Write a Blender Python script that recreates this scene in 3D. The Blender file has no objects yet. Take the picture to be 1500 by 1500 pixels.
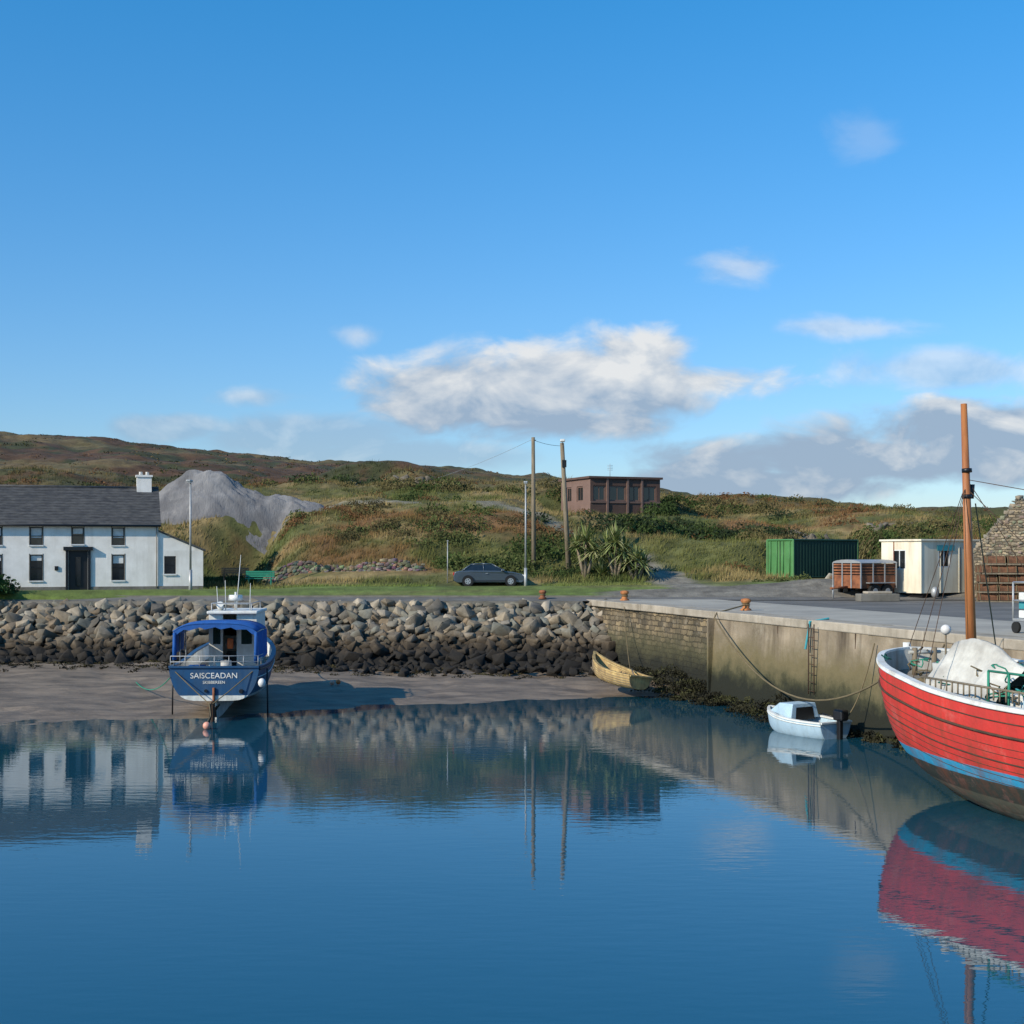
import bpy, bmesh, math, random
import numpy as np
from mathutils import Vector, Matrix, Euler
random.seed(7); rng=np.random.default_rng(7)
S=bpy.context.scene
S.view_settings.view_transform='Standard'; S.view_settings.look='None'; S.view_settings.exposure=0
SC=1.35   # harbour module -> metres

# ------------------------------------------------------------------ helpers
def link(o,parent=None):
    S.collection.objects.link(o)
    if parent is not None: o.parent=parent
    return o
def grp(name,loc=(0,0,0),rz=0,rx=0,ry=0,sc=1):
    e=bpy.data.objects.new(name,None); e.empty_display_size=.3
    e.location=loc; e.rotation_euler=(rx,ry,rz); e.scale=(sc,sc,sc); return link(e)
def mobj(name,v,f,m,parent=None,smooth=False,loc=(0,0,0),rz=0,bevel=0,col=None):
    me=bpy.data.meshes.new(name); me.from_pydata([tuple(p) for p in v],[],[tuple(q) for q in f]); me.update()
    if m: me.materials.append(m)
    if smooth: me.polygons.foreach_set('use_smooth',[True]*len(me.polygons))
    if col is not None:
        a=me.color_attributes.new('Col','FLOAT_COLOR','POINT')
        c=np.ones((len(v),4),np.float32); c[:,:3]=col; a.data.foreach_set('color',c.ravel())
    o=bpy.data.objects.new(name,me); o.location=loc; o.rotation_euler=(0,0,rz); link(o,parent)
    if bevel:
        b=o.modifiers.new('b','BEVEL'); b.width=bevel; b.segments=2; b.limit_method='ANGLE'
    return o
def box(name,a,b,m,parent=None,loc=(0,0,0),rz=0,bevel=0):
    x0,y0,z0=a; x1,y1,z1=b
    v=[(x0,y0,z0),(x1,y0,z0),(x1,y1,z0),(x0,y1,z0),(x0,y0,z1),(x1,y0,z1),(x1,y1,z1),(x0,y1,z1)]
    f=[(0,3,2,1),(4,5,6,7),(0,1,5,4),(1,2,6,5),(2,3,7,6),(3,0,4,7)]
    return mobj(name,v,f,m,parent,loc=loc,rz=rz,bevel=bevel)
def cyl(name,p0,p1,r0,r1,m,parent=None,seg=12,smooth=True):
    p0=Vector(p0);p1=Vector(p1);d=(p1-p0).normalized()
    q=d.to_track_quat('Z','Y'); v=[];f=[]
    for k,(p,r) in enumerate(((p0,r0),(p1,r1))):
        for i in range(seg):
            a=2*math.pi*i/seg; v.append(p+q@Vector((r*math.cos(a),r*math.sin(a),0)))
    for i in range(seg): f.append((i,(i+1)%seg,seg+(i+1)%seg,seg+i))
    f.append(tuple(range(seg))[::-1]); f.append(tuple(range(seg,2*seg)))
    o=mobj(name,v,f,m,parent)
    if smooth:
        fl=[True]*seg+[False,False]; o.data.polygons.foreach_set('use_smooth',fl)
    return o
def tube(name,pts,r,m,parent=None,res=3):
    cu=bpy.data.curves.new(name,'CURVE'); cu.dimensions='3D'; cu.bevel_depth=r; cu.bevel_resolution=2
    sp=cu.splines.new('POLY'); sp.points.add(len(pts)-1)
    for i,p in enumerate(pts): sp.points[i].co=(*p,1)
    cu.materials.append(m); o=bpy.data.objects.new(name,cu); return link(o,parent)
def sag(p0,p1,d,n=14):
    p0=Vector(p0);p1=Vector(p1)
    return [tuple(p0.lerp(p1,i/n)-Vector((0,0,d*4*(i/n)*(1-i/n)))) for i in range(n+1)]
def lathe(name,prof,m,parent=None,seg=16,loc=(0,0,0)):
    v=[];f=[]
    for r,z in prof:
        for i in range(seg):
            a=2*math.pi*i/seg; v.append((r*math.cos(a),r*math.sin(a),z))
    for k in range(len(prof)-1):
        for i in range(seg): f.append((k*seg+i,k*seg+(i+1)%seg,(k+1)*seg+(i+1)%seg,(k+1)*seg+i))
    f.append(tuple(range(seg))[::-1]); n=len(prof)-1; f.append(tuple(n*seg+i for i in range(seg)))
    return mobj(name,v,f,m,parent,smooth=True,loc=loc)
def ball(name,c,r,m,parent=None,sq=1):
    return lathe(name,[(max(.002,r*math.sin(t)),-r*sq*math.cos(t)) for t in np.linspace(0,math.pi,9)],m,parent,12,c)
TAB=rng.random((256,256))
def vn(x,y):
    xi=np.floor(x).astype(int); yi=np.floor(y).astype(int); fx=x-xi; fy=y-yi
    fx=fx*fx*(3-2*fx); fy=fy*fy*(3-2*fy)
    a=TAB[xi&255,yi&255];b=TAB[(xi+1)&255,yi&255];c=TAB[xi&255,(yi+1)&255];d=TAB[(xi+1)&255,(yi+1)&255]
    return (a*(1-fx)+b*fx)*(1-fy)+(c*(1-fx)+d*fx)*fy
def fbm(x,y,sc,o=4,off=0):
    x=np.asarray(x,float)*sc+off*17.3; y=np.asarray(y,float)*sc+off*9.1; s=0;a=.5;t=0
    for i in range(o):
        s=s+a*vn(x,y); t+=a; x=x*2.03+5.1; y=y*2.03+3.7; a*=.5
    return s/t
def sst(a,b,x):
    t=np.clip((x-a)/(b-a),0,1); return t*t*(3-2*t)

# ------------------------------------------------------------------ materials
def nt(m): m.use_nodes=True; return m.node_tree
def N(t,ty,**k):
    n=t.nodes.new(ty)
    for a,b in k.items(): setattr(n,a,b)
    return n
def mixc(t,fac,a,b,bt='MIX'):
    n=N(t,'ShaderNodeMix',data_type='RGBA',blend_type=bt)
    for s,val in ((0,fac),(6,a),(7,b)):
        if hasattr(val,'links'): t.links.new(val,n.inputs[s])
        elif s==0: n.inputs[0].default_value=val
        else: n.inputs[s].default_value=(*val,1)
    return n.outputs[2]
def mth(t,op,a,b=0,c=0,clamp=False):
    n=N(t,'ShaderNodeMath',operation=op,use_clamp=clamp)
    for i,val in enumerate((a,b,c)):
        if hasattr(val,'links'): t.links.new(val,n.inputs[i])
        else: n.inputs[i].default_value=val
    return n.outputs[0]
def noise(t,vec,scale,det=5,rough=.6,dist=0):
    n=N(t,'ShaderNodeTexNoise'); n.inputs['Scale'].default_value=scale; n.inputs['Detail'].default_value=det
    n.inputs['Roughness'].default_value=rough; n.inputs['Distortion'].default_value=dist
    t.links.new(vec,n.inputs['Vector']); return n.outputs['Fac']
def mapr(t,v,a,b,c=0,d=1):
    n=N(t,'ShaderNodeMapRange'); t.links.new(v,n.inputs[0])
    for i,x in enumerate((a,b,c,d)): n.inputs[i+1].default_value=x
    return n.outputs[0]
def mat(name,c1,c2=None,scale=3,rough=.75,bump=0,bscale=15,metal=0,spec=.4,stretch=(1,1,1),tide=None,attr=False,
        stain=None,bands=None,brick=None,lo=.35,hi=.65,coat=0,scuff=None,det=5):
    m=bpy.data.materials.new(name); t=nt(m); p=t.nodes['Principled BSDF']
    tc=N(t,'ShaderNodeTexCoord'); mp=N(t,'ShaderNodeMapping'); mp.inputs['Scale'].default_value=stretch
    t.links.new(tc.outputs['Object'],mp.inputs['Vector']); vec=mp.outputs[0]
    geo=N(t,'ShaderNodeNewGeometry'); sep=N(t,'ShaderNodeSeparateXYZ'); t.links.new(geo.outputs['Position'],sep.inputs[0])
    z=mth(t,'DIVIDE',sep.outputs['Z'],SC)
    c2=c2 or tuple(x*.75 for x in c1)
    f=mapr(t,noise(t,vec,scale,det),lo,hi); col=mixc(t,f,c1,c2)
    hgt=None
    if bands:
        zn=mth(t,'ADD',z,mth(t,'MULTIPLY',mth(t,'SUBTRACT',noise(t,vec,2.5),.5),.03))
        for zz,cc in bands:
            cc2=mixc(t,f,cc,tuple(x*.72+.01 for x in cc))
            col=mixc(t,mapr(t,zn,zz-.008,zz+.008),col,cc2)
    if brick:
        w,h,mort=brick[:3]; sx=N(t,'ShaderNodeSeparateXYZ'); t.links.new(tc.outputs['Object'],sx.inputs[0])
        cb=N(t,'ShaderNodeCombineXYZ')
        wob=mth(t,'MULTIPLY',mth(t,'SUBTRACT',noise(t,tc.outputs['Object'],1.7),.5),.55)
        wob2=mth(t,'MULTIPLY',mth(t,'SUBTRACT',noise(t,tc.outputs['Object'],2.9),.5),.22)
        t.links.new(mth(t,'ADD',sx.outputs[0],wob),cb.inputs[0]); t.links.new(mth(t,'ADD',sx.outputs[2],wob2),cb.inputs[1])
        bt=N(t,'ShaderNodeTexBrick'); t.links.new(cb.outputs[0],bt.inputs[0])
        bt.inputs['Scale'].default_value=1; bt.inputs['Brick Width'].default_value=w; bt.inputs['Row Height'].default_value=h
        bt.inputs['Mortar Size'].default_value=mort; bt.inputs['Mortar Smooth'].default_value=.4
        bt.inputs['Color1'].default_value=(.45,.45,.45,1); bt.inputs['Color2'].default_value=(1.4,1.3,1.12,1); bt.inputs['Mortar'].default_value=(.38,.36,.33,1)
        col=mixc(t,1,col,bt.outputs['Color'],'MULTIPLY'); hgt=mth(t,'SUBTRACT',1,bt.outputs['Fac'])
    if attr:
        a=N(t,'ShaderNodeAttribute',attribute_name='Col'); col=mixc(t,1,col,a.outputs['Color'],'MULTIPLY')
    if scuff:
        sc,sr,amt=scuff; col=mixc(t,mapr(t,noise(t,tc.outputs['Object'],sr,8,.75),.55,.75,0,amt),col,sc)
    if stain:
        sc,sr,amt=stain
        mp2=N(t,'ShaderNodeMapping'); mp2.inputs['Scale'].default_value=(1,1,.12); t.links.new(tc.outputs['Object'],mp2.inputs[0])
        col=mixc(t,mapr(t,noise(t,mp2.outputs[0],sr,6,.7),.48,.7,0,amt),col,sc)
    if tide:
        zn=mth(t,'ADD',z,mth(t,'MULTIPLY',mth(t,'SUBTRACT',noise(t,tc.outputs['Object'],1.3,6,.7),.5),1.5))
        for z0,z1,cc in tide:
            col=mixc(t,mapr(t,zn,z0,z1,1,0),col,cc)
    t.links.new(col,p.inputs['Base Color']); p.inputs['Roughness'].default_value=rough; p.inputs['Metallic'].default_value=metal
    p.inputs['Specular IOR Level'].default_value=spec
    if coat: p.inputs['Coat Weight'].default_value=coat
    if bump:
        b=N(t,'ShaderNodeBump'); b.inputs['Strength'].default_value=bump; b.inputs['Distance'].default_value=.06
        h=noise(t,vec,bscale,5,.65)
        if hgt is not None: h=mth(t,'ADD',h,mth(t,'MULTIPLY',hgt,1.2))
        t.links.new(h,b.inputs['Height']); t.links.new(b.outputs[0],p.inputs['Normal'])
    return m
M={}
M['white']=mat('whitewash',(.82,.79,.74),(.7,.67,.62),1.2,.85,.15,12,stain=((.45,.42,.36),1.5,.4))
M['slate']=mat('slate_roof',(.04,.04,.043),(.09,.087,.085),2,.75,.3,8,stretch=(1,1,4),scuff=((.14,.13,.10),3,.5))
M['black']=mat('black_paint',(.012,.012,.014),rough=.4)
M['glass']=mat('window_glass',(.015,.02,.025),rough=.06,spec=.8)
M['sash']=mat('sash_paint',(.7,.7,.68),rough=.5)
M['concrete']=mat('quay_concrete',(.34,.27,.19),(.17,.135,.09),.55,.92,.6,5,stain=((.06,.043,.028),1.1,.9),scuff=((.46,.41,.32),.9,.6),
   tide=[(1.7,2.5,(.15,.12,.06)),(1.0,1.6,(.06,.058,.026)),(.75,1.25,(.014,.015,.008))])
M['coping']=mat('coping_concrete',(.44,.38,.30),(.28,.24,.185),1.2,.9,.4,7,stain=((.17,.14,.1),1.5,.6))
M['edge']=mat('road_edge',(.2,.185,.16),(.13,.12,.1),1.2,.95,.5,6)
M['apron']=mat('apron_concrete',(.42,.38,.31),(.3,.27,.225),.5,.9,.3,5,scuff=((.2,.18,.15),.8,.5))
M['masonry']=mat('quay_masonry',(.27,.215,.145),(.12,.1,.065),.8,.92,1,5,brick=(.5,.19,.022),stain=((.035,.03,.02),1.4,.8),scuff=((.4,.35,.27),1.5,.75),
   tide=[(1.5,2.3,(.075,.068,.033)),(.9,1.6,(.016,.016,.009))])
M['rock']=mat('rock',(1.08,1.02,.95),(.6,.56,.5),1.6,.9,.7,5,attr=True,tide=[(1.3,2.1,(.085,.06,.035)),(.95,1.6,(.016,.013,.010))])
M['outcrop']=mat('outcrop_rock',(.2,.17,.13),(.1,.085,.065),1,.95,.8,4)
M['weedrock']=mat('weed_rock',(.035,.03,.018),(.012,.011,.008),4,.7,1,12)
M['earth']=mat('earth',(.035,.03,.022),rough=.95,tide=[(.9,1.4,(.010,.009,.008))])
M['mud']=mat('mud',(.27,.205,.145),(.12,.092,.066),.6,.55,1,3.5,stretch=(1,2.6,1),spec=.35,scuff=((.05,.042,.028),1.1,.75))
M['asphalt']=mat('asphalt',(.17,.157,.14),(.11,.103,.092),.6,.9,.3,25,scuff=((.23,.21,.18),.7,.6))
M['ground']=mat('ground_cover',(1.2,1.17,1.1),(.5,.48,.45),.9,.95,1,4,attr=True,lo=.3,hi=.7)
def leafmat():
    m=bpy.data.materials.new('foliage'); t=nt(m); p=t.nodes['Principled BSDF']; a=N(t,'ShaderNodeAttribute',attribute_name='Col')
    t.links.new(a.outputs['Color'],p.inputs['Base Color']); p.inputs['Roughness'].default_value=.8; p.inputs['Specular IOR Level'].default_value=.15; return m
M['leaf']=leafmat()
M['gravel']=mat('gravel',(.24,.232,.232),(.13,.126,.13),.5,.95,1.2,4,stretch=(1,1,.35),scuff=((.34,.32,.3),.8,.7))
M['wood']=mat('weathered_wood',(.24,.19,.13),(.15,.12,.08),3,.85,.3,10,stretch=(4,4,.5))
M['mast']=mat('mast_wood',(.42,.16,.05),(.28,.10,.035),2,.5,.2,10,stretch=(3,3,.4))
M['bench']=mat('bench_wood',(.45,.18,.09),rough=.7)
M['steel']=mat('galvanised',(.42,.43,.43),(.33,.33,.33),2,.5,metal=.4)
M['brown']=mat('brown_render',(.115,.065,.05),(.085,.05,.038),.8,.85,.2,6)
M['lit_pink']=mat('sunlit_pink_render',(.2,.125,.1),(.16,.1,.08),.8,.85,.2,6)  # lighter tone of the sunlit side wall put into the colour; pilasters share it
M['wframe']=mat('brown_window_frame',(.19,.115,.09),(.14,.085,.065),.8,.7)
M['cgreen']=mat('container_green',(.08,.23,.075),(.055,.17,.055),.8,.5,stain=((.1,.06,.03),2,.3))
M['dgreen']=mat('container_dark_green',(.012,.045,.026),(.009,.032,.018),.8,.6)
M['cream']=mat('cabin_cream',(.78,.71,.56),(.68,.62,.48),.7,.6,stain=((.35,.22,.12),1.8,.5))
M['rust']=mat('rusty_steel',(.3,.11,.045),(.14,.05,.025),3,.8,.5,14)
M['darkrust']=mat('dark_rust',(.09,.05,.03),(.05,.03,.02),3,.9,.5,14)
M['bollard']=mat('bollard_rust',(.5,.2,.06),(.27,.09,.035),5,.75,.4,20)
M['stone']=mat('hut_stone',(.33,.28,.21),(.19,.16,.12),1.6,.95,1,6,brick=(.3,.12,.02),scuff=((.42,.38,.32),3,.6))
M['pot']=mat('pot_netting',(.2,.09,.045),(.09,.04,.02),6,.9,.6,20)
M['car']=mat('car_paint',(.06,.08,.105),(.055,.073,.095),1,.25,spec=.6,coat=.6)
M['tyre']=mat('tyre',(.015,.015,.015),rough=.85)
M['alloy']=mat('alloy',(.5,.5,.5),rough=.3,metal=.6)
M['redlamp']=mat('lamp_red',(.4,.02,.02),rough=.2)
RED=(.66,.045,.035)
M['redhull']=mat('red_hull',(.06,.06,.04),(.22,.2,.15),1.2,.7,.5,5,bands=[(.2,(.12,.115,.08)),(.45,(.04,.045,.035)),(.80,(.03,.32,.55)),(1.03,RED)],
    stain=((.2,.06,.03),2.2,.6),scuff=((.6,.24,.2),1.6,.45),stretch=(1,1,.6),spec=.3)
M['bluehull']=mat('blue_hull',(.7,.7,.66),(.5,.5,.45),3,.4,.1,8,bands=[(.74,(.012,.065,.16))],stain=((.1,.12,.13),3,.25))
M['bluecanvas']=mat('blue_canvas',(.012,.10,.36),(.01,.07,.26),3,.8,.3,12)
M['boatwhite']=mat('boat_white',(.75,.75,.72),(.6,.6,.56),3,.5,stain=((.3,.2,.12),3,.4))
M['inner']=mat('bulwark_paint',(.5,.52,.5),(.36,.36,.33),2,.7,stain=((.2,.12,.07),3,.6))
M['deck']=mat('boat_deck',(.28,.25,.2),(.14,.12,.1),3,.85,.3,10)
M['tarp']=mat('tarp',(.6,.58,.52),(.38,.36,.32),2,.85,.8,6)
M['net']=mat('green_net',(.02,.17,.13),(.01,.06,.05),7,.9,1,18)
M['dinghy']=mat('dinghy_paint',(.42,.56,.65),(.35,.48,.58),3,.5,stain=((.2,.22,.2),3,.5))
M['yellow']=mat('old_yellow',(.58,.42,.18),(.34,.22,.09),4,.9,.5,12,stain=((.14,.09,.05),4,.8),scuff=((.5,.45,.36),4,.6))
M['rope']=mat('rope',(.17,.13,.07),rough=.9)
M['ropeg']=mat('rope_green',(.03,.25,.16),rough=.9)
M['ropeb']=mat('rope_teal',(.05,.3,.34),rough=.9)
M['orange']=mat('orange',(.7,.16,.04),rough=.6)
M['redp']=mat('red_paint',(.5,.03,.02),rough=.6)
M['buoy']=mat('buoy',(.75,.73,.7),rough=.5)
M['lit_pink2']=mat('buoy_pink',(.75,.35,.25),rough=.5)

# ------------------------------------------------------------------ site survey -> world metres
YO=np.array([-1e5,0,58,64,84,88,95,110,130,160,210,280,360,620,2500,20000.])
YN=np.array([-1.35e5,0,78.3,80.2,83.5,85.5,88,92,97.5,106,126,166,216,450,2000,16000.])
EYE=5*SC
def kf(Y): Y=np.asarray(Y,float); return np.where(np.abs(Y)<1e-3,SC,np.interp(Y,YO,YN)/np.where(np.abs(Y)<1e-3,1,Y))
PADS=[(-26.2,85.3,9.6,4.8,17,4.57),(20.6,88.6,4.3,3.2,33,5.18),(7.2,99.6,4.3,3.6,22,9.45)]   # levelled plots: cx,cy,rx,ry,rot,z
def padw(x,y,e=1.45):
    out=[]
    for cx,cy,rx,ry,r,z in PADS:
        c,s=math.cos(math.radians(r)),math.sin(math.radians(r)); lx=(x-cx)*c+(y-cy)*s; ly=-(x-cx)*s+(y-cy)*c
        out.append((np.maximum(np.abs(lx)/rx,np.abs(ly)/ry),z))
    return out
def T(P):
    P=np.asarray(P,float); X,Y=P[:,0],P[:,1]; k=kf(Y); x=X*k; y=Y*k; z=EYE+(P[:,2]-5)*k
    zg=EYE+(gz(X,Y)-5)*k
    for d,pz in padw(x,y):
        w=(1-sst(1,1.4,d)); dz=w*(pz-zg); z=z+dz; zg=zg+dz
    return np.stack([x,y,z],1)
POINTWISE={'ground','hillside_grass','lawn_grass','hillside_shrubs','heather_and_gorse','hedge_thicket','gravel_pile','rock_outcrop','dry_stone_wall','rubble_heap','road'}

# ------------------------------------------------------------------ harbour geometry
CX,CY=3.36,58.2; DX,DY=.2913,-.9566
def qp(t,inset=0): return (CX+DX*t+.9566*inset, CY+DY*t+.2913*inset)
def inland(X,Y): return (X-CX)*.9566+(Y-CY)*.2913
PX=np.array([-900,-300,0,150,300,450,600,750,850,950,1050,1150,1300,1450,1600,2300.])
YR=np.array([64,88,98,110,130,160,210,280,360,620,2500])
ZT=np.array([
[2.95]*16,
[2.9]*5+[2.95,2.95,2.95,3.0,3.05,3.1,3.3,3.4,3.2,3.1,3],
[3.2,3.2,3.2,3.4,4.7,4.4,4.6,4.2,4.1,3.8,3.9,4.1,4.3,4,4,4],
[5,5,5,6,7.6,7.6,8.0,7.2,6.2,6.0,5.6,5.6,6.0,6,6,6],
[8,8,8,8.2,8.6,9.8,10.3,10.2,9.1,9.0,8.1,7.4,8.0,8,8,8],
[14,13,12,12.2,12.3,12.3,12.8,12.6,11.8,11.1,10.6,10.2,9.6,9.0,9,9],
[24,22,19.8,19.2,18.3,17.3,17.3,16.6,15.6,14.4,13.5,13.0,11.5,10.6,10.6,10],
[36,34,29.9,28.5,26.4,23.6,22.6,21,19.9,18.0,16.3,15.6,13.5,12.4,12.2,11],
[38,36,32,30,27,25,24,22,21,19,17,16,13,12,12,11],
[8]*16,
[-.5]*16])
def gz(X,Y,detail=True):
    X=np.asarray(X,float);Y=np.asarray(Y,float)
    Yc=np.clip(Y,64,2499); px=np.clip(750+2000*X/np.maximum(Yc,1),-899,2299)
    i=np.clip(np.searchsorted(PX,px)-1,0,len(PX)-2); j=np.clip(np.searchsorted(YR,Yc)-1,0,len(YR)-2)
    fx=(px-PX[i])/(PX[i+1]-PX[i]); fy=(Yc-YR[j])/(YR[j+1]-YR[j]); 
    z=(ZT[j,i]*(1-fx)+ZT[j,i+1]*fx)*(1-fy)+(ZT[j+1,i]*(1-fx)+ZT[j+1,i+1]*fx)*fy
    if detail:
        a=sst(90,104,Y)
        z=z+a*(fbm(X,Y,.14,5)-.5)*2.4+sst(110,150,Y)*(1-sst(190,240,Y)*.5)*(fbm(X,Y,.06,5,3)-.5)*3.4
        z=z+np.exp(-(((X+20)/9)**2+((Y-185)/8)**2))*1.6+np.exp(-(((X+12)/5)**2+((Y-165)/6)**2))*1.6
    return z
def pathd(X,Y,pl):
    d=np.full(np.shape(X),1e9)
    for (a,b),(c,e) in zip(pl[:-1],pl[1:]):
        L=(c-a)**2+(e-b)**2; t=np.clip(((X-a)*(c-a)+(Y-b)*(e-b))/L,0,1)
        d=np.minimum(d,np.hypot(X-a-t*(c-a),Y-b-t*(e-b)))
    return d
TRACK=[(11.5,60),(11.0,74),(10.6,87),(10.2,96),(9.4,103)]
TRACK2=[(-20,124),(-12,126),(-4,123),(1,118),(4,113)]
def cover(X,Y):
    n1=fbm(X,Y,.07,4,1); n2=fbm(X,Y,.2,5,2); n3=fbm(X,Y,.9,3,4)
    def L(c): return np.array(c)[None,:]
    tan=L((.25,.19,.09)); ol=L((.11,.115,.04)); rus=L((.185,.09,.042)); dk=L((.045,.058,.02)); lawn=L((.125,.175,.04)); grv=L((.27,.25,.215)); asp=L((.18,.166,.145)); gr=L((.09,.115,.032))
    w=lambda a:a[:,None]
    c=ol+(tan-ol)*w(sst(.40,.56,n2)); c=c+(rus-c)*w(sst(.52,.62,n1)*.75); c=c+(gr-c)*w(sst(.54,.64,fbm(X,Y,.1,4,21))*.75)
    c=c+(dk-c)*w(sst(.55,.68,n3)*.6)
    far=sst(135,185,Y); fc=L((.10,.055,.03))+(L((.05,.055,.022))-L((.10,.055,.03)))*w(sst(.45,.6,n2)); fc=fc+(L((.17,.13,.06))-fc)*w(sst(.52,.66,n1)*.7)
    px=750+2000*X/np.maximum(Y,1)
    rt=sst(500,1000,px); fc=fc*(1-w(rt)*.55)+L((.095,.10,.036))*w(rt)*.55
    c=c+(fc-c)*w(far)
    nr=1-sst(84,90,Y); lw=lawn*(.75+.5*w(n2)); lw=lw+(tan*.8-lw)*w(sst(.5,.75,n1)*.4); c=c+(lw-c)*w(nr)
    g=1-sst(1.0,1.8,pathd(X,Y,TRACK)+(n3-.5)*1.8); g2=(1-sst(.6,1.5,pathd(X,Y,TRACK2)+(n3-.5)*2.5))*.8; g=np.maximum(g,g2); c=c+(grv*.9-c)*w(g)
    lim=72+np.clip(px-880,0,420)*.045+(n2-.5)*6
    y=(1-sst(0,1.2,Y-lim))*sst(860,900,px+(n3-.5)*30)
    c=c+(asp+(grv-asp)*w(sst(.5,.7,n2)*.6)-c)*w(y)
    return c,g,y
def axis(a,b,st,ext):
    m=np.arange(a,b+.01,st); lo=[a-e for e in ext[::-1]]; hi=[b+e for e in ext]; return np.concatenate([lo,m,hi])
ext=[3,8,18,35,70,140,300,700,1600,4000,9000]
gx=axis(-120,120,.7,ext); gy=axis(-6,300,.7,ext)
XX,YY=np.meshgrid(gx,gy); X=XX.ravel();Y=YY.ravel()
Z=gz(X,Y); land=((Y>59.2)|(inland(X,Y)>1.0)|(Y<-3)); Z=np.where(land,Z,-1.6); Z=np.where((Y<62),np.minimum(Z,2.95),Z)
nx=len(gx);ny=len(gy)
def gridF(nx,ny):
    idx=np.arange(nx*ny).reshape(ny,nx); return np.stack([idx[:-1,:-1],idx[:-1,1:],idx[1:,1:],idx[1:,:-1]],-1).reshape(-1,4)
def npmesh(name,V,F,m,col=None,smooth=False,parent=None):
    me=bpy.data.meshes.new(name); k=F.shape[1]
    me.vertices.add(len(V)); me.vertices.foreach_set('co',np.asarray(V,np.float32).ravel())
    me.loops.add(F.size); me.loops.foreach_set('vertex_index',F.astype(np.int32).ravel())
    me.polygons.add(len(F)); me.polygons.foreach_set('loop_start',np.arange(0,F.size,k,dtype=np.int32)); me.polygons.foreach_set('loop_total',np.full(len(F),k,np.int32))
    if smooth: me.polygons.foreach_set('use_smooth',np.ones(len(F),bool))
    me.update(calc_edges=True); me.materials.append(m)
    if col is not None:
        a=me.color_attributes.new('Col','FLOAT_COLOR','POINT'); c=np.ones((len(V),4),np.float32); c[:,:3]=col; a.data.foreach_set('color',c.ravel())
    o=bpy.data.objects.new(name,me); return link(o,parent)
C,_,_=cover(X,Y)
npmesh('ground',np.stack([X,Y,Z],1),gridF(nx,ny),M['ground'],C,True)

# ------------------------------------------------------------------ water
w=bpy.data.materials.new('water'); t=nt(w); p=t.nodes['Principled BSDF']
p.inputs['Base Color'].default_value=(.008,.062,.098,1); p.inputs['Roughness'].default_value=.01; p.inputs['IOR'].default_value=1.68
tc=N(t,'ShaderNodeTexCoord'); mp=N(t,'ShaderNodeMapping'); mp.inputs['Scale'].default_value=(.5,1.5,1); t.links.new(tc.outputs['Object'],mp.inputs[0])
h=mth(t,'ADD',mth(t,'MULTIPLY',noise(t,mp.outputs[0],3.2,3,.5),1.0),mth(t,'MULTIPLY',noise(t,mp.outputs[0],.3,2,.5),1.6))
patch=mapr(t,noise(t,mp.outputs[0],.09,3,.5),.38,.65,.08,.21)
b=N(t,'ShaderNodeBump'); t.links.new(patch,b.inputs['Strength']); b.inputs['Distance'].default_value=.02; t.links.new(h,b.inputs['Height']); t.links.new(b.outputs[0],p.inputs['Normal'])
mobj('water',[(-120,-20,0),(60,-20,0),(60,59,0),(-120,59,0)],[(0,1,2,3)],w)
def mudz(a,b_):
    yw=np.interp(a,[-60,-15.4,-10,-7.8,-3.5,2.4,4.7,8],[38.6,40.0,41.0,43.0,45.4,47.2,47.4,46.5])+ (fbm(a,b_*0,.5,3,5)-.5)*1.2
    mz=(b_-yw)*.045; mz=mz+(fbm(a,b_,.4,4,6)-.5)*.2*sst(-.3,.3,mz+.1)+(fbm(a,b_,2.0,3,7)-.5)*.07
    ch=np.abs(np.sin(a*.55+b_*.25+3*fbm(a,b_,.3,2,9))); mz=mz-np.exp(-(ch/.12)**2)*.09*sst(0,.15,mz)
    return np.minimum(mz,.75)
mx=np.arange(-60,8.01,.3); my=np.arange(34,57.5,.22); A,B=np.meshgrid(mx,my); a=A.ravel(); b_=B.ravel()
npmesh('mud_flat',np.stack([a,b_,mudz(a,b_)],1),gridF(len(mx),len(my)),M['mud'],None,True)

# ------------------------------------------------------------------ rocks
def rockproto(seed,n=11):
    r=random.Random(seed); bm=bmesh.new()
    for sx in (-1,1):
        for sy in (-1,1):
            for sz in (-1,1):
                if r.random()<.85: bm.verts.new(Vector((sx*r.uniform(.55,1),sy*r.uniform(.55,1),sz*r.uniform(.55,1))))
    for i in range(5):
        v=Vector((r.uniform(-1,1),r.uniform(-1,1),r.uniform(-1,1))); k=max(abs(v.x),abs(v.y),abs(v.z)); bm.verts.new(v/k*r.uniform(.85,1.08))
    res=bmesh.ops.convex_hull(bm,input=bm.verts)
    bmesh.ops.delete(bm,geom=[g for g in res['geom_interior'] if isinstance(g,bmesh.types.BMVert)],context='VERTS')
    bmesh.ops.bevel(bm,geom=list(bm.edges),offset=.045,segments=1,affect='EDGES')
    bmesh.ops.triangulate(bm,faces=bm.faces)
    bm.verts.index_update(); V=np.array([v.co[:] for v in bm.verts]); F=np.array([[v.index for v in f.verts] for f in bm.faces]); bm.free(); return V,F
PR=[rockproto(i) for i in range(28)]
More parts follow.
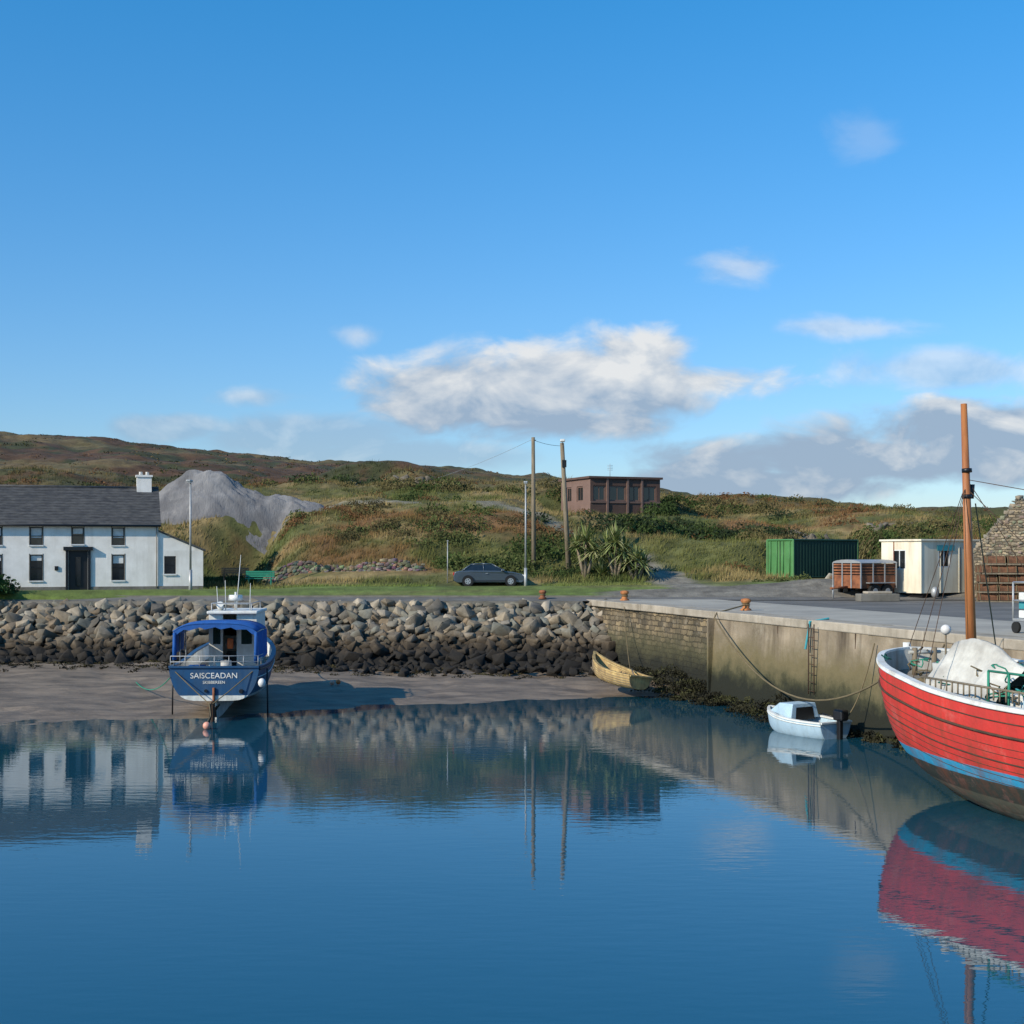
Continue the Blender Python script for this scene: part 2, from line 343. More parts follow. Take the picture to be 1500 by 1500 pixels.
def rocks(name,items,m,parent=None,tilt=.55):
    V=[];Fs=[];C=[];o=0; r=random.Random(3)
    for (x,y,z,s,c) in items:
        v,f=PR[r.randrange(28)]; sc=np.array([s*r.uniform(.85,1.45),s*r.uniform(.8,1.1),s*r.uniform(.5,.85)])
        R_=np.array(Euler((r.uniform(-tilt,tilt),r.uniform(-tilt,tilt),r.uniform(0,6.28))).to_matrix())
        v=(v*sc)@R_.T+np.array([x,y,z]); V.append(v);Fs.append(f+o);o+=len(v);C.append(np.tile(c,(len(v),1)))
    return npmesh(name,np.concatenate(V),np.concatenate(Fs),m,np.concatenate(C),parent=parent)
items=[]
RC=[(.30,.265,.21),(.24,.225,.19),(.2,.185,.16),(.34,.29,.22),(.15,.14,.125),(.23,.225,.19),(.4,.36,.3),(.27,.215,.155),(.19,.2,.18)]
for row in range(13):
    f=row/12; xx=-48
    while xx<4.2:
        s=random.uniform(.13,.31)
        if random.random()<.13: s*=1.4
        y=54.3+3.6*f+random.uniform(-.15,.15); z=.45+2.38*f-.06+random.uniform(-.1,.1)-(.08 if s>.33 and row==12 else 0)
        k=random.choice(RC); q=random.uniform(.55,1.2)
        items.append((xx,y,z,s,tuple(i*q for i in k))); xx+=s*random.uniform(1.05,1.5)
for i in range(520):
    xx=random.uniform(-48,3.5); items.append((xx,random.uniform(52.6,54.6),.42+random.uniform(-.08,.1),random.uniform(.05,.2),(.1,.08,.05)))
rocks('rock_revetment',items,M['rock'],tilt=.7)
mobj('revetment_bank',[(-60,53.9,.2),(4,53.9,.2),(4,58.3,2.85),(-60,58.3,2.85)],[(0,1,2,3)],M['earth'])

# ------------------------------------------------------------------ vegetation makers
def tufts(name,P,hs,nb,col,wd=.05,spread=.35,lean=.5):
    n=len(P); k=n*nb; base=np.repeat(P,nb,0); h_=np.repeat(hs,nb)*rng.uniform(.5,1.1,k); c=np.repeat(col,nb,0)*rng.uniform(.75,1.25,(k,1))
    a=rng.uniform(0,2*np.pi,k); rr=np.sqrt(rng.random(k))*spread
    base=base+np.stack([rr*np.cos(a),rr*np.sin(a),np.full(k,-.08)],1)
    a2=rng.uniform(0,2*np.pi,k); wv=np.stack([np.cos(a2),np.sin(a2),np.zeros(k)],1)*(wd*rng.uniform(.6,1.4,k))[:,None]
    tip=base+np.stack([np.cos(a)*h_*lean*rng.random(k)+.15*h_,np.sin(a)*h_*lean*rng.random(k),h_],1)
    V=np.stack([base-wv,base+wv,tip],1).reshape(-1,3); F=np.arange(3*k).reshape(k,3)
    return npmesh(name,V,F,M['leaf'],np.repeat(c,3,0))
def leaves(name,P,R,nl,sz,col,flat=.75,parent=None):
    n=len(P); nl=np.broadcast_to(nl,n).astype(int); k=nl.sum(); ii=np.repeat(np.arange(n),nl)
    d=rng.normal(size=(k,3)); d/=np.linalg.norm(d,axis=1)[:,None]; d[:,2]=np.abs(d[:,2])*.95-.05
    lump=.65+.65*vn(d[:,0]*2.6+ii*3.1,d[:,1]*2.6+d[:,2]*2.9+ii*1.7)
    pos=P[ii]+d*(R[ii][:,None]*(lump*rng.random(k)**.28)[:,None])*np.array([1.15,1.15,flat])
    s=sz*rng.uniform(.6,1.4,k)*np.clip(R[ii],.7,1.6)
    u=rng.normal(size=(k,3)); u/=np.linalg.norm(u,axis=1)[:,None]; w_=np.cross(u,rng.normal(size=(k,3))); w_/=np.linalg.norm(w_,axis=1)[:,None]
    a=u*s[:,None]; b=w_*s[:,None]*.6
    V=np.stack([pos-a,pos+b*.8,pos+a,pos-b*.8],1).reshape(-1,3); F=np.arange(4*k).reshape(k,4)
    c=col[ii]*rng.uniform(.65,1.35,(k,1)); return npmesh(name,V,F,M['leaf'],np.repeat(c,4,0),parent=parent)
P=[];R=[]
for i in range(340):
    tt=random.uniform(-1,36); k=math.exp(-((tt-8)/5.5)**2)+.6*math.exp(-((tt-17.5)/2.0)**2)+.2
    ins=-random.random()**1.4*1.5*k; hgt=(.1+.85*k)*max(0,1+ins/(1.7*k+.2)); x,y=qp(tt,ins-.1)
    P.append((x,y,hgt*random.uniform(0,.8)-.05)); R.append(random.uniform(.2,.5)*(.5+.6*k))
leaves('seaweed_bank',np.array(P),np.array(R),110,.07,np.array([[(.03,.028,.014),(.018,.017,.01),(.045,.045,.018),(.012,.012,.008)][i%4] for i in range(340)]),.6)
P=[];R=[]
for i in range(620):
    xx=random.uniform(-40,4); yy=random.triangular(51.6,54.8,54.4); P.append((xx,yy,.38)); R.append(random.uniform(.1,.32))
P=np.array(P); P[:,2]=np.maximum(mudz(P[:,0],P[:,1]),.2)-.02
leaves('seaweed_drift',P,np.array(R),40,.06,np.array([[(.03,.026,.014),(.018,.016,.01),(.06,.05,.02)][i%3] for i in range(620)]),.4)

# ------------------------------------------------------------------ quay
q=grp('stone_quay',(CX,CY,0),math.atan2(DY,DX))
T1=12.3
def gridwall(name,x0,x1,z0,z1,y,m,amp,st=.35,batter=.06):
    xs=np.arange(x0,x1+.001,(x1-x0)/max(1,int((x1-x0)/st))); zs=np.linspace(z0,z1,14); A,B=np.meshgrid(xs,zs); a=A.ravel();b=B.ravel()
    yy=y-(z1-b)*batter-(fbm(a,b,.9,4,8)-.5)*amp
    return npmesh(name,np.stack([a,yy,b],1),gridF(len(xs),14),m,None,True,q)
gridwall('masonry_face',0,T1,-1.5,2.8,.02,M['masonry'],.22)
gridwall('concrete_face',T1,62,-1.5,2.8,-.06,M['concrete'],.05,.5)
box('face_return',(T1-.1,-.30,-1.5),(T1+.01,.3,2.79),M['concrete'],q)
for xx in np.arange(T1+4.5,60,4.5): box('shutter_joint',(xx,-.075,1.6),(xx+.03,.0,2.79),M['darkrust'],q)
x=-0.3
while x<62:
    L=random.uniform(2.6,3.4); box('coping_slab',(x,-.1+random.uniform(-.015,.015),2.79),(x+L-.02,.75,3.05+random.uniform(-.012,.012)),M['coping'],q,bevel=.03); x+=L
x=-.3
while x<62: box('apron_slab',(x,.76,2.6),(x+4.97,5.2,3.045),M['apron'],q,bevel=.01); x+=5
mobj('yard_asphalt',[(0,5.21,3.0),(62,5.21,3.0),(62,16,3.0),(0,16,3.0)],[(0,1,2,3)],M['asphalt'],q)
lad=grp('quay_ladder',(*qp(19.2,-.22),0),math.atan2(DY,DX))
for s in (-.16,.16): cyl('rail',(s,-.03,.9),(s,-.03,2.95),.018,.018,M['darkrust'],lad,8)
for i in range(8): cyl('rung',(-.16,-.03,1.0+i*.26),(.16,-.03,1.0+i*.26),.012,.012,M['darkrust'],lad,6)
r=grp('road')
ys=np.linspace(58.0,63.2,9); V=[];F=[]
for i,yv in enumerate(ys):
    for xv in (-110,-60,-30,0,5.0 if yv<59.7 else 60): V.append((xv,yv,2.99))
for i in range(8):
    for j in range(4): F.append((5*i+j,5*i+j+1,5*i+6+j,5*i+5+j))
mobj('road_surface',V,F,M['asphalt'],r)
box('road_edge',(-70,57.85,2.55),(3.0,57.998,2.985),M['edge'],r)
box('kerb',(-110,63.2,2.7),(5.5,63.34,3.06),M['edge'],r)
def bollard(x,y,z=3.04,s=1,m='bollard'):
    g=grp('mooring_bollard',(x,y,z)); 
    lathe('post',[(.24*s,0),(.24*s,.05),(.15*s,.09),(.13*s,.3*s),(.2*s,.36*s),(.23*s,.42*s),(.2*s,.5*s),(.08*s,.53*s)],M[m],g)
    tube('rope_turn',[(.16*s*math.cos(a),.16*s*math.sin(a),.16+.01*a) for a in np.linspace(0,12,30)],.02,M['rope'],g)
bollard(8.05,47.0,s=.8); bollard(4.7,57.0,s=.8); bollard(1.35,60.2,3.0,s=.75,m='rust'); bollard(*qp(34,1.1))

# ------------------------------------------------------------------ walls with openings
def wallopen(name,w,h,ops,m,parent,loc=(0,0,0),rz=0,rev=.16,bars=(1,1),frame='sash',fw=.05):
    xs=sorted({0,w,*[o[0] for o in ops],*[o[1] for o in ops]}); zs=sorted({0,h,*[o[2] for o in ops],*[o[3] for o in ops]})
    v=[];f=[]
    def quad(*p):
        i=len(v); v.extend(p); f.append((i,i+1,i+2,i+3))
    for x0,x1 in zip(xs[:-1],xs[1:]):
        for z0,z1 in zip(zs[:-1],zs[1:]):
            cx=(x0+x1)/2;cz=(z0+z1)/2
            if any(o[0]<cx<o[1] and o[2]<cz<o[3] for o in ops): continue
            quad((x0,0,z0),(x1,0,z0),(x1,0,z1),(x0,0,z1))
    for o in ops:
        a,b,c,d=o[:4]
        quad((a,0,c),(a,rev,c),(a,rev,d),(a,0,d)); quad((b,0,c),(b,0,d),(b,rev,d),(b,rev,c)); quad((a,0,d),(a,rev,d),(b,rev,d),(b,0,d)); quad((a,0,c),(b,0,c),(b,rev,c),(a,rev,c))
    mobj(name,v,f,m,parent,loc=loc,rz=rz)
    for o in ops:
        a,b,c,d=o[:4]; kind=o[4] if len(o)>4 else 'win'
        pm=M['black'] if kind=='door' else M['glass']
        mobj('pane' if kind!='door' else 'door',[(a,rev-.02,c),(b,rev-.02,c),(b,rev-.02,d),(a,rev-.02,d)],[(0,1,2,3)],pm,parent,loc=loc,rz=rz)
        if kind!='door':
            y0,y1=rev-.08,rev-.025; fm=M[frame]
            for bx in ((a,a+fw,c,d),(b-fw,b,c,d),(a+fw,b-fw,c,c+fw),(a+fw,b-fw,d-fw,d)): box('frame',(bx[0],y0,bx[2]),(bx[1],y1,bx[3]),fm,parent,loc=loc,rz=rz)
            for i in range(1,bars[1]+1):
                zz=c+(d-c)*i/(bars[1]+1); box('glazing_bar',(a+fw,y0+.01,zz-.02),(b-fw,y1-.005,zz+.02),fm,parent,loc=loc,rz=rz)
            for i in range(1,bars[0]):
                xx=a+(b-a)*i/bars[0]; box('glazing_bar',(xx-.02,y0+.012,c+fw),(xx+.02,y1-.007,d-fw),fm,parent,loc=loc,rz=rz)
# ---- house
H=grp('white_house',(-34,80.26,2.8),math.radians(17)); H['k']=.994
ops=[]
for cx in (1.0,3.4,5.70,10.43):
    ops+=[(cx-.36,cx+.36,.58,2.15),(cx-.36,cx+.36,2.72,3.8)]
ops+=[(8.08-.34,8.08+.34,2.78,3.8),(7.55,8.65,0,2.4,'door')]
wallopen('front_wall',12.8,4.05,ops,M['white'],H,frame='black')
for o in ops:
    if len(o)==4:
        box('sill',(o[0]-.06,-.07,o[2]-.08),(o[1]+.06,.03,o[2]-.003),M['sash'],H); k=random.uniform(.3,.65); mobj('blind',[(o[0]+.06,.132,o[3]-k),(o[1]-.06,.132,o[3]-k),(o[1]-.06,.132,o[3]-.07),(o[0]+.06,.132,o[3]-.07)],[(0,1,2,3)],M['sash'],H)
        for s in (o[0]-.05,o[1]+.0): box('window_reveal_band',(s,-.012,o[2]),(s+.05,-.001,o[3]+.05),M['edge'],H)
box('door_surround',(7.38,-.10,0),(7.54,.02,2.4),M['black'],H); box('door_surround',(8.66,-.10,0),(8.82,.02,2.4),M['black'],H)
box('door_lintel',(7.25,-.28,2.41),(8.95,.02,2.62),M['black'],H); box('door_panel',(7.95,.08,.25),(8.25,.13,2.0),M['glass'],H)
box('side_left',(0,.003,0),(.2,6,4.05),M['white'],H); box('side_right',(12.6,.003,0),(12.8,6,4.05),M['white'],H); box('back_wall',(.2,5.8,0),(12.6,6,4.05),M['white'],H)
mobj('gables',[(.1,0,4.05),(.1,6,4.05),(.1,3,6.25),(12.75,0,4.05),(12.75,6,4.05),(12.75,3,6.25)],[(0,1,2),(3,4,5)],M['white'],H)
mobj('roof',[(-.15,-.28,3.98),(12.95,-.28,3.98),(12.95,3,6.38),(-.15,3,6.38),(12.95,6.3,3.98),(-.15,6.3,3.98),
  (-.15,-.28,3.88),(12.95,-.28,3.88),(12.95,3,6.26),(-.15,3,6.26),(12.95,6.3,3.88),(-.15,6.3,3.88)],
  [(0,1,2,3),(3,2,4,5),(7,6,9,8),(8,9,11,10),(0,6,7,1),(1,7,8,2),(2,8,10,4),(0,3,9,6),(3,5,11,9)],M['slate'],H)
for i in range(14):
    f=(i+.5)/14; y=-.28+3.28*f; z=3.98+2.4*f; box('slate_course',(-.15,y-.012,z-.01),(12.95,y+.01,z+.022),M['slate'],H)
cyl('ridge_tiles',(-.15,3,6.38),(12.95,3,6.38),.08,.08,M['slate'],H)
cyl('gutter',(-.15,-.33,3.9),(12.95,-.33,3.9),.06,.06,M['black'],H); cyl('downpipe',(12.7,-.06,.1),(12.7,-.06,3.9),.03,.03,M['edge'],H)
box('chimney',(11.6,2.6,5.9),(12.5,3.4,7.05),M['white'],H); box('chimney_cap',(11.53,2.53,7.05),(12.57,3.47,7.17),M['white'],H)
for c in (11.85,12.25): lathe('chimney_pot',[(.12,0),(.10,.2),(.12,.22)],M['white'],H,10,(c,3,7.16))
wallopen('annex_front',2.7,2.4,[(.35,1.05,.95,2.05)],M['white'],H,loc=(12.801,.05,0),bars=(1,1),frame='black')
box('sill',(13.1,-.03,.86),(13.9,.06,.94),M['sash'],H)
mobj('annex_gable',[(12.801,.05,2.4),(15.5,.05,2.4),(12.801,.05,3.55),(15.5,.05,2.4),(15.5,5,2.4),(15.5,5,0),(15.5,.05,0),(12.801,5,3.55)],[(0,1,2),(3,6,5,4)],M['white'],H)
mobj('annex_roof',[(12.81,-.08,3.57),(15.65,-.08,2.36),(15.65,5.1,2.36),(12.81,5.1,3.57),(12.81,-.08,3.66),(15.65,-.08,2.45),(15.65,5.1,2.45),(12.81,5.1,3.66)],[(0,1,5,4),(4,5,6,7),(1,2,6,5),(0,3,2,1)],M['slate'],H)
box('wall_lamp',(6.75,-.08,1.2),(6.95,0,1.45),M['black'],H); box('plinth',(0,-.04,-.3),(7.37,-.002,.2),M['edge'],H)
box('plinth',(8.83,-.04,-.3),(15.5,-.002,.2),M['edge'],H)

# ---- brown building
B=grp('brown_flat_roof_building',(7.25,126.5,8.6),math.radians(22))
wallopen('front_wall',7.3,3.4,[(.3,1.6,1.3,2.75),(1.95,3.7,1.3,2.75),(4.0,5.2,1.3,2.75),(5.5,6.9,1.3,2.75)],M['brown'],B,bars=(2,0),frame='wframe',fw=.13)
wallopen('side_wall',6.6,3.4,[(1.2,2.4,1.3,2.75),(3.6,5.0,1.3,2.75)],M['lit_pink'],B,loc=(0,6.6,0),rz=math.radians(-90),bars=(2,0),frame='wframe',fw=.13)
box('core',(.2,.2,-.5),(7.28,6.4,3.3),M['brown'],B); box('roof_slab',(-.2,-.2,3.4),(7.5,6.8,3.6),M['brown'],B); box('footing',(.02,.02,-.8),(7.28,6.58,-.001),M['brown'],B)
for xx in (1.75,3.85,5.35): box('pilaster',(xx-.1,-.12,0),(xx+.1,-.003,3.4),M['lit_pink'],B)
box('sill_band',(0,-.08,1.12),(7.3,-.002,1.28),M['wframe'],B)
cyl('aerial',(3.5,3,3.6),(3.5,3,5.0),.03,.02,M['steel'],B,6)
for k in range(4): cyl('aerial_bar',(3.2,3,4.4+k*.15),(3.8,3,4.4+k*.15),.015,.015,M['steel'],B,5)

# ---- shipping container
Kc=grp('shipping_container',(18.65,90.5,3.35),0)
ca=math.radians(33); e1=np.array([-math.sin(ca),math.cos(ca)]); e2=np.array([math.cos(ca),math.sin(ca)])
def corr(name,p,d,L,h,m,nrm,amp=.05,pitch=.28):
    v=[];f=[]; n=int(L/pitch*4)
    for i in range(n+1):
        s=L*i/n; o=(0,amp,amp,0)[i%4]; q_=p+d*s+nrm*o
        v+=[(q_[0],q_[1],.12),(q_[0],q_[1],h-.12)]
    for i in range(n): f.append((2*i,2*i+2,2*i+3,2*i+1))
    mobj(name,v,f,m,Kc)
P0=np.array([0.,0.]); W_,L_=2.44,6.06
corr('corrugated_side',P0,e2,L_,2.6,M['dgreen'],-e1)
mobj('end_doors',[(0,0,.1),(*(e1*W_),.1),(*(e1*W_),2.55),(0,0,2.55)],[(0,1,2,3)],M['cgreen'],Kc)
nE=-e2
for s in (.3,.9,1.5,2.1):
    p=e1*s+nE*.05; cyl('lock_rod',(*p,.15),(*p,2.5),.03,.03,M['cgreen'],Kc,6)
p=e1*1.22+nE*.02; cyl('door_gap',(*p,.12),(*p,2.5),.025,.025,M['black'],Kc,6)
for pt in (P0,e1*W_,e2*L_,e1*W_+e2*L_): cyl('corner_post',(*pt,0),(*pt,2.6),.09,.09,M['cgreen'],Kc,4,False)
for z in (.08,2.55):
    for A_,B_ in ((P0,e1*W_),(P0,e2*L_),(e1*W_,e1*W_+e2*L_),(e2*L_,e1*W_+e2*L_)): cyl('rail',(*A_,z),(*B_,z),.08,.08,M['dgreen'] if (B_[0]>1) else M['cgreen'],Kc,4,False)
c4=[P0,e2*L_,e1*W_+e2*L_,e1*W_]
mobj('roof',[(*c,2.58) for c in c4],[(0,1,2,3)],M['dgreen'],Kc)
mobj('rear_sides',[(*c,z) for z in (.1,2.56) for c in (c4[1],c4[2],c4[3])],[(0,1,4,3),(1,2,5,4)],M['dgreen'],Kc)
its=[]
for i in range(40): its.append((random.uniform(20.5,25),random.uniform(87.5,89.5),3.3+random.random()*.3,random.uniform(.1,.3),random.choice([(.3,.3,.3),(.1,.2,.12),(.2,.12,.07),(.4,.38,.33)])))
rocks('rubble_heap',its,M['rock'])

# ---- cabins
def cabin(name,x,y,z,rz,w,l,h):
    g=grp(name,(x,y,z),rz)
    wallopen('long_wall',l,h,[(1.1,1.85,1.15,2.0)],M['cream'],g,loc=(0,0,.25),rev=.08,bars=(2,0))
    wallopen('end_wall',w,h,[(.7,1.5,1.05,1.95)],M['cream'],g,loc=(0,w,.25),rz=math.radians(-90),rev=.08,bars=(2,0))
    mobj('other_walls',[(l,0,.25),(l,w,.25),(0,w,.25),(l,0,h+.25),(l,w,h+.25),(0,w,h+.25)],[(0,1,4,3),(1,2,5,4)],M['cream'],g)
    box('roof',(-.08,-.08,h+.25),(l+.08,w+.08,h+.34),M['cream'],g,bevel=.02)
    for i in range(int(l/1.2)+1): box('seam',(min(i*1.2,l-.05),-.02,.25),(min(i*1.2,l-.05)+.05,-.001,h+.25),M['cream'],g)
    box('door_edge',(2.5,-.012,.3),(2.53,-.001,2.3),M['edge'],g)
    box('seam',(-.02,w/2+.4,.25),(-.001,w/2+.45,h+.25),M['rust'],g)
    for xx in (.2,l-.5): box('skid',(xx,.1,-.1),(xx+.25,w-.1,.25),M['black'],g)
    box('sign',(1.0,-.035,2.15),(2.1,-.022,2.4),M['ropeb'],g)
    ball('gas_bottle',(.5,-.35,.3),.18,M['steel'],g,1.4)
    return g
cabin('portable_cabin',18.24,60.9,2.98,math.radians(30),2.4,3.8,2.33)

# ---- livestock trailer
g=grp('livestock_trailer',(15.5,62.8,2.97),math.radians(28))
box('body',(-.1,-.9,.45),(2.0,.9,1.05),M['rust'],g,bevel=.02)
for i in range(4): 
    z=1.1+i*.13; box('slat',(-.12,-.92,z),(2.02,-.88,z+.07),M['rust'],g); box('slat',(-.12,-.88,z),(-.08,.9,z+.07),M['rust'],g)
box('inner',(-.05,-.85,1.05),(1.95,.85,1.58),M['black'],g)
v=[];f=[]
for i in range(9):
    a_=math.pi*i/8; yy=-.95*math.cos(a_); zz=1.6+.16*math.sin(a_); v+=[(-.16,yy,zz),(2.06,yy,zz)]
for i in range(8): f.append((2*i,2*i+1,2*i+3,2*i+2))
f.append(tuple(range(0,18,2))); f.append(tuple(range(1,18,2))[::-1]); mobj('curved_roof',v,f,M['steel'],g,smooth=False)
for xx in (-.12,.6,1.3,2.0): box('post',(xx-.03,-.95,.45),(xx+.03,-.925,1.62),M['steel'],g)
for yy in (-.93,-.3,.3,.93): box('post',(-.15,yy-.03,.45),(-.125,yy+.03,1.62),M['steel'],g)
for yy in (-1.0,1.0):
    for xx in (.6,1.35): cyl('wheel',(xx,yy-.09,.32),(xx,yy+.09,.32),.32,.32,M['tyre'],g,18); cyl('hub',(xx,yy-.1,.32),(xx,yy+.1,.32),.14,.14,M['steel'],g,12)
box('mudguard',(.2,-1.15,.68),(1.75,-.9,.72),M['steel'],g)
cyl('drawbar',(-.1,0,.5),(-1.1,0,.45),.05,.05,M['rust'],g,8); cyl('jockey_wheel',(-.95,0,0),(-.95,0,.6),.04,.04,M['steel'],g,8)
g=grp('concrete_block',(15.3,57.3,3.0),.1); box('block',(-.8,-.3,0),(.9,.35,.32),M['edge'],g,bevel=.03); box('block_top',(-.5,-.25,.32),(.6,.3,.42),M['coping'],g,bevel=.03)

# ---- stone hut
g=grp('stone_hut',(20.95,61.9,2.9),math.radians(-30))
W2=3.9
mobj('gable_wall',[(0,0,-.3),(W2,0,-.3),(W2,0,2.2),(W2/2,0,4.55),(0,0,2.2)],[(0,1,2,3,4)],M['stone'],g)
mobj('side_wall',[(W2,0,-.3),(W2,7,-.3),(W2,7,2.2),(W2,.0,2.2)],[(0,1,2,3)],M['stone'],g)
mobj('side_wall_l',[(0,0,-.3),(0,7,-.3),(0,7,2.2),(0,0,2.2)],[(0,1,2,3)],M['stone'],g)
mobj('roof',[(-.15,.1,2.1),(W2/2,.1,4.6),(W2+.15,.1,2.1),(-.15,7.1,2.1),(W2/2,7.1,4.6),(W2+.15,7.1,2.1)],[(0,1,4,3),(1,2,5,4)],M['slate'],g)
its=[]
for i in range(22):
    for sgn in (-1,1):
        f_=i/22; its.append((W2/2+sgn*(W2/2+.03)*(1-f_),.12,2.2+2.4*f_,random.uniform(.09,.14),random.choice(RC[:6])))
its.append((W2/2,.1,4.62,.14,RC[0]))
for i in range(500):
    u_=random.uniform(0,W2); z_=random.uniform(0,4.4)
    if z_>2.2+2.35*(1-abs(u_-W2/2)/(W2/2)): continue
    its.append((u_,.06,z_,random.uniform(.06,.13),tuple(k_*random.uniform(.8,1.05) for k_ in random.choice(RC[:4]))))
rocks('gable_stones',its,M['rock'],g,tilt=.12)
# ---- lobster pots
def pot(parent,x,y,z,rz):
    v=[];f=[];L=.7;n=7
    for k in range(2):
        for i in range(n+1):
            a_=math.pi*i/n; v.append(((-L/2,L/2)[k],-.26*math.cos(a_),.08+.3*math.sin(a_)))
    for i in range(n): f.append((i,i+1,n+2+i,n+1+i))
    f+= [tuple(range(n+1))[::-1],tuple(range(n+1,2*n+2)),(0,n+1,2*n+1,n)]
    mobj('netting',v,f,M['pot'],parent,loc=(x,y,z),rz=rz)
    for k in (-.35,0,.35): 
        o=tube('hoop',[(k,-.275*math.cos(a_),.08+.315*math.sin(a_)) for a_ in np.linspace(0,math.pi,9)],.016,M['rope'],parent); o.location=(x,y,z); o.rotation_euler=(0,0,rz)
    for yy in (-.27,.27): box('runner',(-.38,yy-.02,0),(.38,yy+.02,.06),M['wood'],parent,loc=(x,y,z),rz=rz)
g=grp('lobster_pot_stack',(19.6,56.8,2.99),math.radians(-8))
for lv in range(5):
    for i in range(5):
        for j in range(2):
            pot(g,.2+i*.74+random.uniform(-.06,.06)+(.3 if lv==4 else 0),j*.6+random.uniform(-.04,.04),lv*.385,random.uniform(-.15,.15))
# ---- fish box trolley on the quay
g=grp('fish_box_trolley',(*qp(26.6,1.9),3.045),math.radians(-75))
box('platform',(-.6,-.4,.3),(.6,.4,.36),M['steel'],g); 
for xx in (-.45,.45):
    for yy in (-.4,.4): cyl('wheel',(xx,yy-.04,.14),(xx,yy+.04,.14),.14,.14,M['tyre'],g,14)
for xx in (-.6,.6):
    for yy in (-.38,.38): cyl('post',(xx,yy,.3),(xx,yy,1.25),.025,.025,M['steel'],g,8)
for zz in (.8,1.25):
    cyl('bar',(-.6,-.38,zz),(.6,-.38,zz),.02,.02,M['steel'],g,8); cyl('bar',(-.6,-.38,zz),(-.6,.38,zz),.02,.02,M['steel'],g,8); cyl('bar',(.6,-.38,zz),(.6,.38,zz),.02,.02,M['steel'],g,8)
for k,c in enumerate(('boatwhite','ropeb','boatwhite')): box('fish_box',(-.5,-.3,.37+k*.22),(.3,.3,.56+k*.22),M[c],g,bevel=.02)

# ---- lamps, poles
def lamp(x,y,z,h,arm=.5):
    g=grp('street_lamp',(x,y,z)); cyl('base',(0,0,-.3),(0,0,1.2),.1,.1,M['steel'],g); cyl('column',(0,0,1.2),(0,0,h),.065,.045,M['steel'],g)
    box('lantern',(-.12,-arm,h-.02),(.12,.1,h+.1),M['steel'],g,bevel=.03); box('lens',(-.09,-arm+.05,h-.06),(.09,-.1,h-.021),M['sash'],g)
lamp(-17.9,76,2.9,6.1); lamp(.86,86,2.9,6.55)
g=grp('utility_pole',(1.52,95,3.2)); cyl('pole',(0,0,0),(-.05,0,9.9),.17,.12,M['wood'],g); cyl('insulator',(-.2,0,9.7),(.15,0,9.7),.03,.03,M['steel'],g,6)
g=grp('utility_pole',(3.98,95,3.2)); cyl('pole',(0,0,0),(-.5,0,9.5),.19,.14,M['wood'],g); cyl('arm',(-.5,0,9.4),(-.5,-.9,9.6),.03,.03,M['steel'],g,8); box('lamp_head',(-.66,-1.3,9.5),(-.34,-.7,9.68),M['sash'],g,bevel=.04); box('junction_box',(-.5,-.28,7.8),(-.2,-.12,8.3),M['black'],g)
g=grp('overhead_wire',(1.4,95,12.95)); tube('span',sag((0,0,0),(-19,50,-1.5),1.0),.012,M['steel'],g); tube('drop',sag((0,0,0),(2.0,0,-.45),.1),.013,M['black'],g)
g=grp('marker_post',(-4.2,89,2.9)); cyl('post',(0,0,0),(0,0,2.9),.035,.03,M['steel'],g,8); box('cap',(-.05,-.05,2.9),(.05,.05,2.98),M['steel'],g)

def bench(x,y,rz,m,dz=.1):
    z=float(gz(x,y)); w_=T([[x,y,z]])[0]; g=grp('park_bench',tuple(w_+np.array([0,0,dz])),rz); g['k']=1.0; g['world']=1
    for k in range(3): box('seat_slat',(-.9,-.3+k*.15,.45),(.9,-.18+k*.15,.49),M[m],g)
    for k in range(3): box('back_slat',(-.9,.16,.56+k*.14),(.9,.2,.67+k*.14),M[m],g)
    for xx in (-.7,.7):
        box('leg',(xx-.04,-.28,-.6),(xx+.04,-.2,.45),M[m],g); box('leg',(xx-.04,.201,-.6),(xx+.04,.26,.95),M[m],g)
bench(-20.8,102.5,.1,'bench',.3); bench(-16.8,91.0,.1,'ropeg')
its=[]
for i in range(900):
    s=random.uniform(0,11); h=1.45+.25*math.sin(s*.9); its.append((-17.0+s,93.6+random.uniform(-.12,.12),2.9+random.uniform(0,1)*h,random.uniform(.1,.2),tuple(k_*random.uniform(.5,1.0) for k_ in random.choice(RC))))
rocks('dry_stone_wall',its,M['rock'],tilt=.2)
its=[]
for (cx,cy,sx,sy,n,rr_) in ((-15,157,4,1.5,24,.8),(-10,160,4,1.5,18,.7),(25.5,119,2.5,1.5,22,.7),(21,101,2,1,14,.4),(34,121,2.5,1,14,.5)):
    for i in range(n):
        x=cx+random.uniform(-sx,sx); y=cy+random.uniform(-sy,sy); its.append((x,y,float(gz(x,y))+.1,random.uniform(.3,1)*rr_,(1,1,1)))
rocks('rock_outcrop',its,M['outcrop'])

